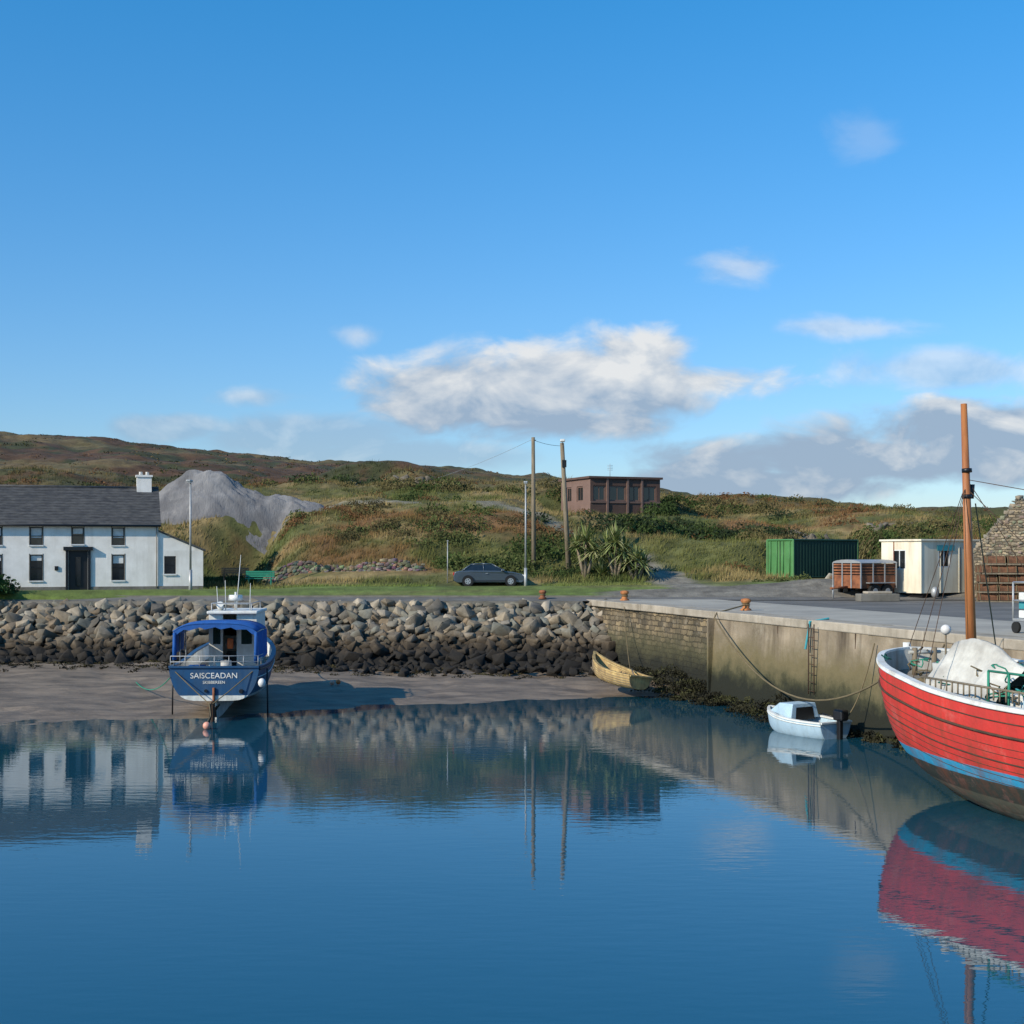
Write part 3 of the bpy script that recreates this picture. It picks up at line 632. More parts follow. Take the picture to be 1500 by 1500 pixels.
# ---- car (facing right)
g=grp('parked_car',(-1.48,88.0,2.93),math.radians(3))
low=[(-2.28,.35),(-2.3,.62),(-2.22,.9),(-1.9,.97),(-1.2,1.0),(.75,.98),(1.5,.9),(2.05,.78),(2.25,.6),(2.28,.35),(2.1,.22),(-2.1,.22)]
def prism(name,prof,ws,m,bev=.05):
    v=[];n=len(prof)
    for s in (-1,1):
        for (x_,z_),w_ in zip(prof,ws): v.append((x_,s*w_,z_))
    f=[tuple(range(n)),tuple(range(n,2*n))[::-1]]+[(i,n+i,n+(i+1)%n,(i+1)%n) for i in range(n)]
    return mobj(name,v,f,m,g,bevel=bev)
prism('body',low,[.8,.84,.86,.86,.88,.88,.86,.8,.76,.74,.78,.8],M['car'],.06)
prism('glasshouse',[(-1.75,.96),(-1.15,1.36),(-.5,1.43),(.15,1.40),(1.0,.96)],[.8,.62,.62,.62,.8],M['glass'],.02)
prism('roof',[(-1.2,1.375),(-.5,1.445),(.2,1.41),(.15,1.36),(-.5,1.39),(-1.1,1.33)],[.63]*6,M['car'],.02)
for s in (-1,1):
    for (xa,za),(xb,zb) in (((-1.75,.97),(-1.15,1.38)),((1.0,.97),(.15,1.41)),((-.35,.97),(-.4,1.42)),((-1.15,1.38),(-.5,1.44)),((-.5,1.44),(.15,1.41))):
        cyl('pillar',(xa,s*(.81 if za<1 else .63),za),(xb,s*(.63),zb),.035,.03,M['car'],g,6)
    for xx in (-1.38,1.35):
        cyl('wheel_arch',(xx,s*.80,.33),(xx,s*.885,.33),.37,.37,M['black'],g,20); cyl('tyre',(xx,s*.7,.31),(xx,s*.895,.31),.315,.315,M['tyre'],g,20); cyl('rim',(xx,s*.8,.31),(xx,s*.905,.31),.2,.2,M['alloy'],g,10)
        for k in range(5):
            a_=k*1.257; cyl('spoke_gap',(xx+.12*math.cos(a_),s*.9,.31+.12*math.sin(a_)),(xx+.12*math.cos(a_),s*.908,.31+.12*math.sin(a_)),.035,.035,M['tyre'],g,8)
    box('mirror',(.75,s*.95-.08,.95),(.95,s*.95+.08,1.08),M['car'],g,bevel=.03); box('sill_trim',(-1.0,s*.87-.01,.3),(1.0,s*.87+.01,.36),M['black'],g)
    box('door_handle',(-.25,s*.885-.01,.8),(-.1,s*.885+.01,.83),M['alloy'],g); box('headlamp',(2.0,s*.6-.14,.6),(2.24,s*.6+.14,.72),M['sash'],g,bevel=.02); box('tail_lamp',(-2.32,s*.62-.14,.68),(-2.2,s*.62+.17,.86),M['redlamp'],g,bevel=.02)

# ------------------------------------------------------------------ gravel pile
rr=np.linspace(0,1,40); aa=np.linspace(0,2*np.pi,120,endpoint=False); R,A=np.meshgrid(rr,aa); 
px_=(R*np.cos(A)*10.5).ravel(); py_=(R*np.sin(A)*7.5).ravel(); GX,GY=-25.5,124
px0=px_.copy(); px_=px_+(fbm(px_,py_,.35,4,9)-.5)*1.3
def cone(cx,cy,r,h): return np.maximum(0,h*(1-np.sqrt(((px_-cx)**2+(py_-cy)**2)+1.2)/r))
hh=np.maximum.reduce([cone(-3.3,0,7.2,5.3),cone(-2.0,-.4,7.2,5.2),cone(.8,.5,6,3.4),cone(3.6,.6,6,2.7),cone(6.3,0,4.4,1.9)])+(fbm(px_,py_,.6,5,11)-.5)*.8+(fbm(px_,py_,2.2,4,12)-.5)*.45
px_=px0; base=gz(GX+px_,GY+py_,False)
zz=np.where(R.ravel()>.97,base-1.5,np.minimum(base,8.4)+hh-.2)
n=40; idx=np.arange(120*n).reshape(120,n); nxt=np.roll(idx,-1,0)
F=np.stack([idx[:,:-1],idx[:,1:],nxt[:,1:],nxt[:,:-1]],-1).reshape(-1,4)
npmesh('gravel_pile',np.stack([GX+px_,GY+py_,zz],1),F,M['gravel'],None,True)

# ------------------------------------------------------------------ vegetation
def scatter(n,y0,y1,pw=1.0,u0=-.42,u1=.42):
    Y=y0+(y1-y0)*rng.random(n)**pw; X=Y*rng.uniform(u0,u1,n); return X,Y
def clear(X,Y):
    _,g,yd=cover(X,Y); ok=(g<.35)&(yd<.3); k=kf(Y); x=X*k; y=Y*k
    c,s=math.cos(math.radians(17)),math.sin(math.radians(17)); lx=(x+33.8)*c+(y-79.8)*s; ly=-(x+33.8)*s+(y-79.8)*c
    ok&=~((lx>-.5)&(lx<15.9)&(ly>-.25)&(ly<6.4))
    pw_=padw(x,y); ok&=~(pw_[1][0]<.95); ok&=~(pw_[2][0]<.92)
    ok&=~((np.abs(X-GX)<9)&(np.abs(Y-GY)<6)); ok&=~((np.abs(X+1.5)<2.9)&(Y>84.5)&(Y<90)); ok&=~((np.abs(X+20.6)<1.6)&(Y>96)&(Y<103.5)); ok&=~((np.abs(X-22)<6)&(Y<72)); ok&=~((X>-18.2)&(X<-5.8)&(Y>90.2)&(Y<94.3))
    return ok
def cls(X,Y): return cover(X,Y)[0]
X,Y=scatter(38000,89,185,1.2); o=clear(X,Y)&(fbm(X,Y,.3,3,12)>.36); X=X[o];Y=Y[o]
hz=.15+.7*fbm(X,Y,.2,3,13)*rng.uniform(.4,1.3,len(X)); hz=np.where((Y<95)&(X>-7)&(X<2),hz*.4,hz)
tufts('hillside_grass',np.stack([X,Y,gz(X,Y)],1),hz,6,cls(X,Y)*np.array([1.15,1.12,1.0]),.035)
X,Y=scatter(15000,63.6,89,1.0,-.42,.1); o=clear(X,Y); X=X[o];Y=Y[o]
tufts('lawn_grass',np.stack([X,Y,gz(X,Y)],1),np.where((Y>85)&((X<-5)|(X>2)),.25,.08)*rng.uniform(.6,1.3,len(X)),6,cls(X,Y)*1.1,.03,.25)
pal=np.array([(.035,.055,.015),(.05,.075,.02),(.08,.095,.03),(.12,.10,.04),(.14,.07,.03),(.03,.045,.02),(.065,.055,.025)])
X,Y=scatter(1500,94,178,1.1); dn=fbm(X,Y,.09,3,14); o=clear(X,Y)&(dn>.47)&~((Y<96)&(X<2)&(X>-7))&~((X>-23)&(X<-18.5)&(Y<104)); X=X[o];Y=Y[o]
R=rng.uniform(.35,1.45,len(X))**1.3; ci=np.clip((fbm(X,Y,.15,3,23)*14-3.5+rng.uniform(-1.3,1.3,len(X))).astype(int),0,6); leaves('hillside_shrubs',np.stack([X,Y,gz(X,Y)-.15],1),R,(120*R+35).astype(int),.10,pal[ci])
X,Y=scatter(8000,150,292,.9,-.45,.45); o=clear(X,Y)&(fbm(X,Y,.07,4,15)>.42); X=X[o];Y=Y[o]
R=rng.uniform(.4,1.2,len(X)); farpal=np.array([(.125,.065,.03),(.10,.055,.028),(.05,.055,.02),(.04,.045,.018),(.14,.10,.045)])
ci=np.clip((fbm(X,Y,.12,3,16)*9-2+rng.uniform(-1,1,len(X))).astype(int),0,4); leaves('heather_and_gorse',np.stack([X,Y,gz(X,Y)-.35],1),R,28,.18,farpal[ci],.5)
def thicket(name,items):
    P=[];R=[];C=[]
    for (x0,y0,sx,sy,n,r,pi) in items:
        x=x0+rng.uniform(-sx,sx,n); y=y0+rng.uniform(-sy,sy,n); P.append(np.stack([x,y,gz(x,y)-.1],1)); R.append(r*rng.uniform(.6,1.25,n)); C.append(pal[rng.choice(pi,n)]*rng.uniform(.8,1.2,(n,1)))
    P=np.concatenate(P);R=np.concatenate(R);C=np.concatenate(C); leaves(name,P,R,(190*R+60).astype(int),.10,C,.85)
thicket('hedge_thicket',[(13,117,5.5,2,34,1.6,[0,1,5]),(19.5,120,5,2,26,1.5,[0,5,6]),(-2,95.5,3.0,.8,20,1.2,[1,2,6]),(3.0,92.5,2.8,1,16,.9,[0,1,5]),
  (-13.5,155,2.5,2,14,1.7,[0,5]),(-20,158,3,2,12,1.6,[0,5]),(-9,150,4,2,14,1.2,[1,3]),(8.3,95,1.2,1,8,.8,[1,0]),(-9,104,5,3,24,1.1,[2,3,6]),(26,112,7,3,26,1.2,[3,1,6]),(33,116,6,3,30,1.4,[2,3,0]),
  (-18.3,92.5,.6,.8,6,.9,[0,1]),(14.1,129.5,.3,.3,4,1.5,[0]),(-4,140,9,4,30,1.3,[1,2,3]),(16,150,12,5,50,1.4,[1,0,3]),(17,86,1.5,1,8,.5,[1,2]),(24,97,4,1,16,.7,[1,2,3]),
  (-22,109,3,1.5,14,1.1,[2,1,3]),(-14,112,4,2,14,1.0,[2,3,4]),(4.5,100,4,2,22,1.3,[1,2,0])])
leaves('garden_shrub',np.array([(-30.3,79.2,2.75),(-31.3,79,2.75),(-29.6,79,2.7),(-32.5,79,2.8)])*.994,np.array([1.3,1.5,.8,1.5]),900,.1,np.array([(.03,.07,.02)]*4),1.05)
bpy.data.objects['garden_shrub'].location=(0,0,EYE-4.97)
def flax(x,y,r,h,n=170,trunk=0):
    z=float(gz(x,y)); V=[];F=[];C=[]; g=grp('cabbage_palm' if trunk else 'flax_plant',(x,y,z))
    heads=[(0,0,trunk)] if not trunk else [(-.55,0,trunk),(.5,-.2,trunk*.85),(0,-.3,trunk*1.2)]
    for (hx,hy,hz_) in heads:
        if trunk: cyl('trunk',(0,0,-.3),(hx,hy,hz_),.14,.09,M['wood'],g,8)
        for i in range(n):
            a=random.uniform(0,6.28); el=random.uniform(-.3 if trunk else .25,1.45); L=h*random.uniform(.7,1.1); w0=.055
            d=Vector((math.cos(a)*math.cos(el),math.sin(a)*math.cos(el),math.sin(el))); sd=Vector((-math.sin(a),math.cos(a),0))*w0
            p=Vector((hx+random.uniform(-.08,.08),hy+random.uniform(-.08,.08),hz_+random.uniform(-.1,.15))); o=len(V)
            c=random.choice([(.24,.27,.1),(.17,.21,.07),(.36,.35,.17),(.11,.14,.04)])
            for k,fw in enumerate((.7,1,.7,.05)):
                t=k/3; q_=p+d*L*t-Vector((0,0,.35*L*t*t*math.cos(el))); V+=[q_-sd*fw,q_+sd*fw]; C+=[c,c]
            for k in range(3): F.append((o+2*k,o+2*k+1,o+2*k+3,o+2*k+2))
    mobj('sword_leaves',V,F,M['leaf'],g,col=np.array(C))
flax(4.9,91,1,1.4,110,2.1); flax(6.9,91,1,1.55,120,2.0); flax(8.2,90.5,1,1.3,100,1.1); flax(6.0,92,1,1.6)

# ------------------------------------------------------------------ boats
def cr(arr,ts):
    arr=np.asarray(arr,float); n=len(arr); out=[]
    for t in ts:
        s=t*(n-1); i=min(int(s),n-2); f=s-i; p0=arr[max(i-1,0)];p1=arr[i];p2=arr[i+1];p3=arr[min(i+2,n-1)]
        out.append(.5*((2*p1)+(-p0+p2)*f+(2*p0-5*p1+4*p2-p3)*f*f+(-p0+3*p1-3*p2+p3)*f**3))
    return np.array(out)
def hull(parent,st,m,ns=44,nv=16,p=.62,q_=1.25,deckz=None,deckm=None,wall=.06,innerm=None,railm=None,rw=.07):
    st=np.array(st); ts=np.linspace(0,1,ns); D=cr(st,ts); V=[];F=[]
    def sec(d,v): a=v*math.pi/2; return d[1]*math.sin(a)**p if v>0 else 0, d[2]+(d[3]-d[2])*(1-math.cos(a)**q_)
    rows=2*nv+1
    for d in D:
        for j in range(-nv,nv+1):
            y,z=sec(d,abs(j)/nv); V.append((d[0],math.copysign(max(y,0),j) if j else 0,z))
    for i in range(ns-1):
        for j in range(rows-1): F.append((i*rows+j,(i+1)*rows+j,(i+1)*rows+j+1,i*rows+j+1))
    F.append(tuple(range(rows))[::-1]); F.append(tuple((ns-1)*rows+j for j in range(rows)))
    o=mobj('hull',V,F,m,parent,smooth=True); o.data.polygons[len(F)-1].use_smooth=False; o.data.polygons[len(F)-2].use_smooth=False
    V=[]; x0,x1=D[0][0],D[-1][0]
    for d in D:
        zd=deckz(d[0],d) ; b=max(d[1]-wall,.01); xx=min(max(d[0],x0+.05),x1-.05)
        fr=min(1,max(0.01,(zd-d[2])/(d[3]-d[2]))); a=math.acos((1-fr)**(1/q_)); yb=max(.005,d[1]*math.sin(a)**p-wall)
        V+=[(xx,-b,d[3]),(xx,-yb,zd),(xx,yb,zd),(xx,b,d[3])]
    n=len(D)
    mobj('bulwark_inside',V,[(4*i+k,4*i+k+1,4*i+5+k,4*i+4+k) for i in range(n-1) for k in (0,2)]+[(0,3,2,1),(4*n-4,4*n-3,4*n-2,4*n-1)],innerm or m,parent)
    mobj('deck',[(v[0],v[1],v[2]) for v in V],[(4*i+1,4*i+2,4*i+6,4*i+5) for i in range(n-1)],deckm,parent)
    V=[];F=[]
    for d in D:
        for s in (-1,1):
            b0=d[1]+.03; b1=max(d[1]-rw-.05,.0); V+=[(d[0],s*b0,d[3]),(d[0],s*b0,d[3]+.05),(d[0],s*b1,d[3]+.05),(d[0],s*b1,d[3])]
    for i in range(n-1):
        for s in (0,4):
            for k in range(4): F.append((8*i+s+k,8*i+s+(k+1)%4,8*i+8+s+(k+1)%4,8*i+8+s+k))
    mobj('gunwale',V,F,railm or m,parent)
    for e,sg in ((D[0],-1),(D[-1],1)):
        if e[1]>.3: box('end_rail',(e[0]-.06,-e[1],e[3]+.001),(e[0]+.06,e[1],e[3]+.052),railm or m,parent)
    def strake(zoff,r,mm,out=.01,name='rubbing_strake',i0=0,i1=None):
        for s in (-1,1):
            pts=[]
            for d in D[i0:i1]:
                zz=d[3]-zoff; fr=(zz-d[2])/(d[3]-d[2])
                if fr<.05: continue
                a=math.acos(max(0,(1-fr))**(1/q_)); pts.append((d[0]-(.02 if len(pts)==0 else 0),s*(d[1]*math.sin(a)**p+out),zz))
            if len(pts)>2: tube(name,pts,r,mm,parent)
    return D,strake
# red trawler
RB=grp('red_fishing_boat',(9.02,31.0,-.04),math.atan2(-.9566,.2913))
xs_=[0,.12,.45,1,1.8,2.8,4.2,6,8,10,11.4,12.4]
bs_=[.04,.48,1.0,1.42,1.8,2.03,2.2,2.22,2.15,1.8,1.25,.8]
zk_=[1.95,1.5,1.1,.72,.38,.12,-.08,-.15,-.15,-.1,.2,.9]
zs_=[2.88,2.86,2.82,2.74,2.64,2.53,2.38,2.28,2.3,2.4,2.5,2.6]
D,strake=hull(RB,list(zip(xs_,bs_,zk_,zs_)),M['redhull'],64,22,.66,1.15,lambda x,d:max(d[2]+.05,min(d[3]-.45,2.0+max(0,.5-x*.2))),M['deck'],.1,M['inner'],M['boatwhite'],.08)
strake(.02,.022,M['boatwhite'],.03,'white_rail')
strake(.5,.025,M['darkrust'],.02); strake(1.0,.014,M['darkrust'],.004,'plank_seam'); strake(.25,.012,M['darkrust'],.004,'plank_seam')
for zo in (.72,.86,1.14,1.28,1.42): strake(zo,.006,M['darkrust'],.002,'plank_seam')
box('keel',(2.5,-.09,-.6),(11.5,.09,.1),M['weedrock'],RB)
cyl('stem_post',(-.04,0,1.9),(-.10,0,3.02),.08,.09,M['boatwhite'],RB,8)
cyl('mast',(2.5,-.1,1.9),(2.25,-.15,8.2),.12,.065,M['mast'],RB,14)
for z in (6.2,6.75): cyl('mast_band',(2.33,-.13,z),(2.325,-.13,z+.08),.105,.105,M['black'],RB,12)
cyl('masthead_block',(2.3,.0,6.5),(2.3,.0,6.2),.07,.05,M['black'],RB,8)
for (a_,b_) in (((2.3,-.1,6.6),(0,0,2.95)),((2.3,-.1,6.6),(3.6,-2.0,2.5)),((2.3,-.1,6.6),(3.2,-2.0,2.55)),((2.3,-.1,6.6),(3.6,2.0,2.5)),((2.3,-.1,6.6),(11,0,5.2)),((2.3,-.1,6.4),(7.5,.8,2.4))):
    tube('stay',[a_,b_],.008,M['darkrust'],RB)
tube('halyard',sag((2.3,.1,6.1),(2.0,.9,2.6),-.0),.014,M['rope'],RB)
cyl('capstan',(1.2,0,2.2),(1.2,0,2.65),.14,.18,M['inner'],RB,12); box('hatch',(3.3,-.6,2.0),(4.4,.6,2.3),M['inner'],RB,bevel=.03)
cyl('samson_post',(.6,-.25,2.3),(.6,-.25,2.95),.06,.06,M['wood'],RB,8); cyl('samson_post',(.6,.25,2.3),(.6,.25,2.95),.06,.06,M['wood'],RB,8); cyl('cross_bar',(.6,-.4,2.85),(.6,.4,2.85),.04,.04,M['inner'],RB,8)
ball('mast_buoy',(1.9,-.35,3.42),.11,M['buoy'],RB); cyl('buoy_stick',(1.9,-.35,2.0),(1.9,-.35,3.35),.02,.02,M['wood'],RB,6)
def heap(name,cx,cy,rx,ry,z0,h,m,parent,n=26,seed=1,fold=.35,rot=0):
    a=np.linspace(-1,1,n); A,Bm=np.meshgrid(a,a); A=A.ravel();Bm=Bm.ravel(); r=np.maximum(np.abs(A),np.abs(Bm)); rr=np.sqrt(A*A+Bm*Bm)+1e-6; k=r/rr; x=A*k;y=Bm*k
    zz=h*(1-r**2.2)*(1+fold*(fbm(x*3+seed,y*3,1.2,4,seed)-.5)*3)+ (fbm(x,y,5,3,seed)-.5)*h*.25
    ed=1+.25*(fbm(x*2,y*2,1.5,2,seed+3)-.5)
    return npmesh(name,np.stack([cx+x*rx*ed,cy+y*ry*ed,z0+np.maximum(zz,-.02)],1),gridF(n,n),m,None,True,parent)
def tarp(name,x0,x1,yc,z0,h,hw,seed):
    nx_,ny_=30,30; V=[]
    for i in range(nx_):
        for j in range(ny_):
            u=i/(nx_-1); v_=-1+2*j/(ny_-1); rz_=h*(.8+.28*math.cos((u-.3)*3.2))
            ripple=.07*math.sin(u*19+seed+v_*2)*abs(v_)+.05*(float(fbm(u*6,v_*4,1,3,seed))-.5)*2
            V.append((x0+(x1-x0)*u+.08*math.sin(v_*5+seed),yc+v_*hw*(.9+.1*math.sin(u*9+seed)),z0+rz_*(1-abs(v_)**.85)+ripple))
    npmesh(name,np.array(V),gridF(ny_,nx_),M['tarp'],None,True,RB)
tarp('tarpaulin',2.75,5.0,-.75,2.15,1.15,.95,1); heap('tarpaulin_fold',2.7,-.5,.4,.4,1.95,.55,M['tarp'],RB,20,5,.4)
heap('net_pile',5.8,.1,1.2,1.3,1.9,.95,M['net'],RB,34,4,.5); heap('net_pile',7.3,-.6,1.2,1.0,1.9,.8,M['net'],RB,30,6,.5); heap('rope_pile',1.7,.5,.6,.5,2.1,.3,M['ropeb'],RB,20,8); heap('rope_pile',1.5,-.6,.5,.4,2.1,.25,M['rope'],RB,20,9)
r2=random.Random(5)
for i in range(100):
    x0=r2.uniform(1.0,9); y0=r2.uniform(-1.5,1.4); pts=[(x0,y0,2.2+r2.uniform(0,.6))]
    for k in range(9): pts.append((pts[-1][0]+r2.uniform(-.22,.26),pts[-1][1]+r2.uniform(-.2,.2),min(2.95,max(2.05,pts[-1][2]+r2.uniform(-.12,.12)))))
    tube('loose_rope',pts,.015,M[r2.choice(['ropeg','ropeb','rope','net','rope','ropeg'])],RB)
for i in range(30):
    x0=3.6+i*.18; cyl('rail_stanchion',(x0,-2.0,2.36),(x0,-2.0,2.6),.016,.016,M['wood'],RB,6)
cyl('hand_rail',(3.5,-2.0,2.6),(9.0,-2.0,2.55),.022,.022,M['wood'],RB,8)
for (x0,y0,c) in ((6.2,1.2,'redp'),(6.8,.4,'buoy'),(7.8,.7,'orange')): ball('net_float',(x0,y0,2.75),.12,M[c],RB)
for (x0,y0) in ((4.9,1.1),(5.9,-1.3),(6.6,-1.5)): box('fish_box',(x0-.35,y0-.25,2.0),(x0+.35,y0+.25,2.45),M[r2.choice(['dinghy','boatwhite'])],RB,bevel=.02)
for x0 in (4.6,7.0): cyl('gallows_post',(x0,1.6,2.2),(x0,1.6,3.6),.05,.05,M['ropeg'],RB,8)
cyl('gallows_bar',(4.6,1.6,3.6),(7.0,1.6,3.6),.05,.05,M['ropeg'],RB,8); cyl('derrick',(4.6,.6,2.2),(9.8,-.9,4.2),.05,.04,M['ropeg'],RB,8)
for i in range(6): cyl('green_post',(5.2+i*.6,-1.7,2.2),(5.2+i*.6,-1.7,2.85),.025,.025,M['ropeg'],RB,6)
cyl('green_rail',(5.2,-1.7,2.85),(8.4,-1.7,2.85),.025,.025,M['ropeg'],RB,6)
tube('green_line',sag((4.4,-.6,2.9),(9.5,-1.4,3.4),.3),.02,M['ropeg'],RB); tube('green_line',sag((4.2,1.2,3.4),(9.5,.5,2.6),.3),.02,M['ropeg'],RB)
box('wheelhouse',(8.6,-1.1,2.0),(10.8,1.1,4.3),M['boatwhite'],RB,bevel=.05); box('wheelhouse_window',(8.57,-.8,3.3),(8.6,.8,3.9),M['glass'],RB)
box('wheelhouse_window',(8.9,-1.13,3.3),(10.4,-1.1,3.9),M['glass'],RB)

# blue boat (stern to camera)
BB=grp('blue_fishing_boat',(-8.95,41.0,0.02),math.radians(93),sc=.96)
D2,strake=hull(BB,[(0,1.40,.58,1.62),(1.5,1.46,.5,1.6),(3,1.45,.42,1.66),(4.5,1.35,.38,1.85),(6,1.0,.4,2.05),(7.1,.55,.7,2.2),(7.8,.05,1.5,2.3)],M['bluehull'],40,16,.36,1.5,
   lambda x,d:max(d[2]+.04,1.15+max(0,(x-3)*.15)),M['deck'],.06,M['boatwhite'],M['bluehull'],.06)
strake(.05,.03,M['black'],.02); strake(.30,.014,M['boatwhite'],.01,'white_line')
for nm,tx_,sz,zz in (('boat_name','SAISCEADAN',.25,1.29),('home_port','SKIBBEREEN',.13,1.12)):
    tx=bpy.data.curves.new(nm,'FONT'); tx.body=tx_; tx.size=sz; tx.align_x='CENTER'; tx.extrude=.004; tx.materials.append(M['boatwhite'])
    o=bpy.data.objects.new(nm,tx); o.location=(-.012,0,zz); o.rotation_euler=(math.radians(90),0,math.radians(-90)); link(o,BB)
box('skeg',(.2,-.05,-.15),(6,.05,.5),M['bluehull'],BB); cyl('rudder_stock',(-.05,0,0.0),(-.05,0,1.0),.04,.04,M['rust'],BB,8); box('rudder',(-.4,-.03,-.05),(-.04,.03,.6),M['darkrust'],BB,bevel=.01)
cyl('propeller_hub',(.0,0,.3),(.35,0,.3),.06,.06,M['rust'],BB,8)
for k in range(3): 
    a_=k*2.09+.3; cyl('propeller_blade',(.05,0,.3),(.05,.24*math.cos(a_),.3+.24*math.sin(a_)),.07,.03,M['darkrust'],BB,6)
cyl('exhaust',(-.05,.25,.9),(.1,.25,.9),.05,.05,M['black'],BB,10); cyl('exhaust',(-.06,-.85,.88),(.1,-.85,.88),.07,.07,M['black'],BB,10)
for s in (-1,1): cyl('beaching_leg',(1.2,s*1.5,1.5),(1.2,s*1.52,-.1),.025,.025,M['black'],BB,8)
WX0,WX1=2.4,4.6
box('wheelhouse_left',(WX0,.5,1.2),(WX1,.56,3.2),M['boatwhite'],BB); box('wheelhouse_right',(WX0,-1.0,1.2),(WX1,-.94,3.2),M['boatwhite'],BB)
box('wheelhouse_back',(WX0,.1,1.2),(WX0+.05,.5,3.2),M['boatwhite'],BB); box('wheelhouse_back2',(WX0,-.94,1.2),(WX0+.05,-.35,3.2),M['boatwhite'],BB); box('wheelhouse_front',(WX1,-.94,1.2),(WX1+.05,.5,3.2),M['boatwhite'],BB)
box('rear_window',(WX0-.01,-.85,2.2),(WX0-.002,-.5,2.8),M['glass'],BB); box('rear_window',(WX0-.01,.18,2.2),(WX0-.002,.42,2.8),M['glass'],BB); box('front_window',(WX1-.01,-.8,2.35),(WX1-.002,.4,2.9),M['glass'],BB)
box('wheelhouse_roof',(WX0-.2,-1.05,3.2),(WX1+.2,.6,3.3),M['boatwhite'],BB,bevel=.03)
box('console',(4.0,-.6,1.2),(4.5,.3,2.1),M['boatwhite'],BB); box('seat',(3.2,-.3,1.2),(3.6,.1,1.9),M['black'],BB)
cyl('radar_mast',(3.2,-.2,3.3),(3.2,-.2,3.9),.05,.04,M['boatwhite'],BB,8); cyl('radar_dome',(3.2,-.2,3.62),(3.2,-.2,3.8),.24,.22,M['boatwhite'],BB,18)
cyl('cross_tree',(3.2,-.6,3.5),(3.2,.25,3.5),.025,.025,M['boatwhite'],BB,6)
cyl('search_light',(2.9,.25,3.35),(2.7,.25,3.5),.1,.12,M['boatwhite'],BB,12)
for (y_,z_,lean_) in ((-.25,5.15,-.15),(.35,4.1,.05),(-.7,4.2,-.02),(.1,4.3,.02)): cyl('whip_aerial',(3.0,y_,3.3),(3.0,y_+lean_,z_),.018,.008,M['boatwhite'],BB,6)
for yy in (.45,-.85): tube('roof_rail',[(2.3,yy,3.3),(2.3,yy,3.55),(4.5,yy,3.55),(4.5,yy,3.3)],.02,M['steel'],BB)
tube('roof_rail',[(2.3,.45,3.55),(2.3,-.85,3.55)],.02,M['steel'],BB)
v=[];f=[];n=16
def ctop(u): return 2.72+.2*(1-abs(u)**5)+.05*(1-u*u)
for k,xx in enumerate((.25,1.2,2.35)):
    for i in range(n+1):
        u=-1+2*i/n; v.append((xx,u*1.3,ctop(u)+(.03 if k==1 else 0)))
for k in range(2):
    for i in range(n): f.append((k*(n+1)+i,k*(n+1)+i+1,(k+1)*(n+1)+i+1,(k+1)*(n+1)+i))
o=mobj('canopy',v,f,M['bluecanvas'],BB,smooth=True); md=o.modifiers.new('s','SOLIDIFY'); md.thickness=.05
v=[];f=[]
for i in range(n+1):
    u=-1+2*i/n; z_=ctop(u); v+=[(.24,u*1.3,z_),(.24,u*1.3,z_-.13-.04*math.sin(i*2.1))]
for i in range(n): f.append((2*i,2*i+2,2*i+3,2*i+1))
mobj('canopy_valance',v,f,M['bluecanvas'],BB)
for s in (-1,1):
    for xx in (.28,1.3,2.3): cyl('canopy_post',(xx,s*1.29,1.6),(xx,s*1.3,2.72),.02,.02,M['steel'],BB,8)
    v=[];f=[]
    for i in range(15):
        xx=.26+2.05*i/14; y_=s*(1.32+.03*math.sin(i*1.9)); v+=[(xx,y_,2.72),(xx,y_+s*.02,2.05+.05*math.sin(i*2.3)+(.0 if s>0 else -.18))]
    for i in range(14): f.append((2*i,2*i+2,2*i+3,2*i+1))
    mobj('side_curtain',v,f,M['bluecanvas'],BB)
    cyl('rolled_curtain',(.25,s*1.27,1.75 if s<0 else 1.85),(.25,s*1.27,2.7),.07,.05,M['bluecanvas'],BB,8)
for z in (1.8,1.98): tube('stern_rail',[(.9,-1.4,z),(.06,-1.36,z),(.06,1.36,z),(.9,1.4,z)],.014,M['steel'],BB)
for i in range(7): cyl('rail_post',(.06,-1.36+i*.453,1.62),(.06,-1.36+i*.453,1.98),.012,.012,M['steel'],BB,6)
cyl('cooler',(1.3,-.1,1.2),(1.3,-.1,1.75),.25,.25,M['boatwhite'],BB,14); box('crate',(1.0,.5,1.15),(1.5,1.0,1.6),M['bluecanvas'],BB); box('life_jacket',(WX0-.12,-.25,2.05),(WX0-.02,-.05,2.4),M['orange'],BB,bevel=.04)
ball('fender',(-.1,-1.5,1.15),.12,M['buoy'],BB,1.2); ball('mooring_buoy',(-2.2,-.15,.08),.12,M['lit_pink2'],BB)
tube('stern_line',[(0,1.2,1.5),(-.3,.5,.9),(-.55,.05,.55),(-1.2,-.1,.25),(-2.2,-.15,.15)],.016,M['rope'],BB); tube('stern_line',[(0,-1.2,1.5),(-.3,-.5,.9),(-.55,-.05,.55)],.016,M['rope'],BB)
tube('anchor_line',[(-.55,.03,.55),(-.6,.0,.2),(-.5,.1,-.1)],.04,M['weedrock'],BB)
tube('mooring_rope',sag((-10.3,41.3,1.3),(-13.5,49,.4),.35),.016,M['ropeg'])
tube('mooring_rope',sag((-9.3,48.3,2.1),(-7.9,55.5,1.2),.4),.016,M['rope'])

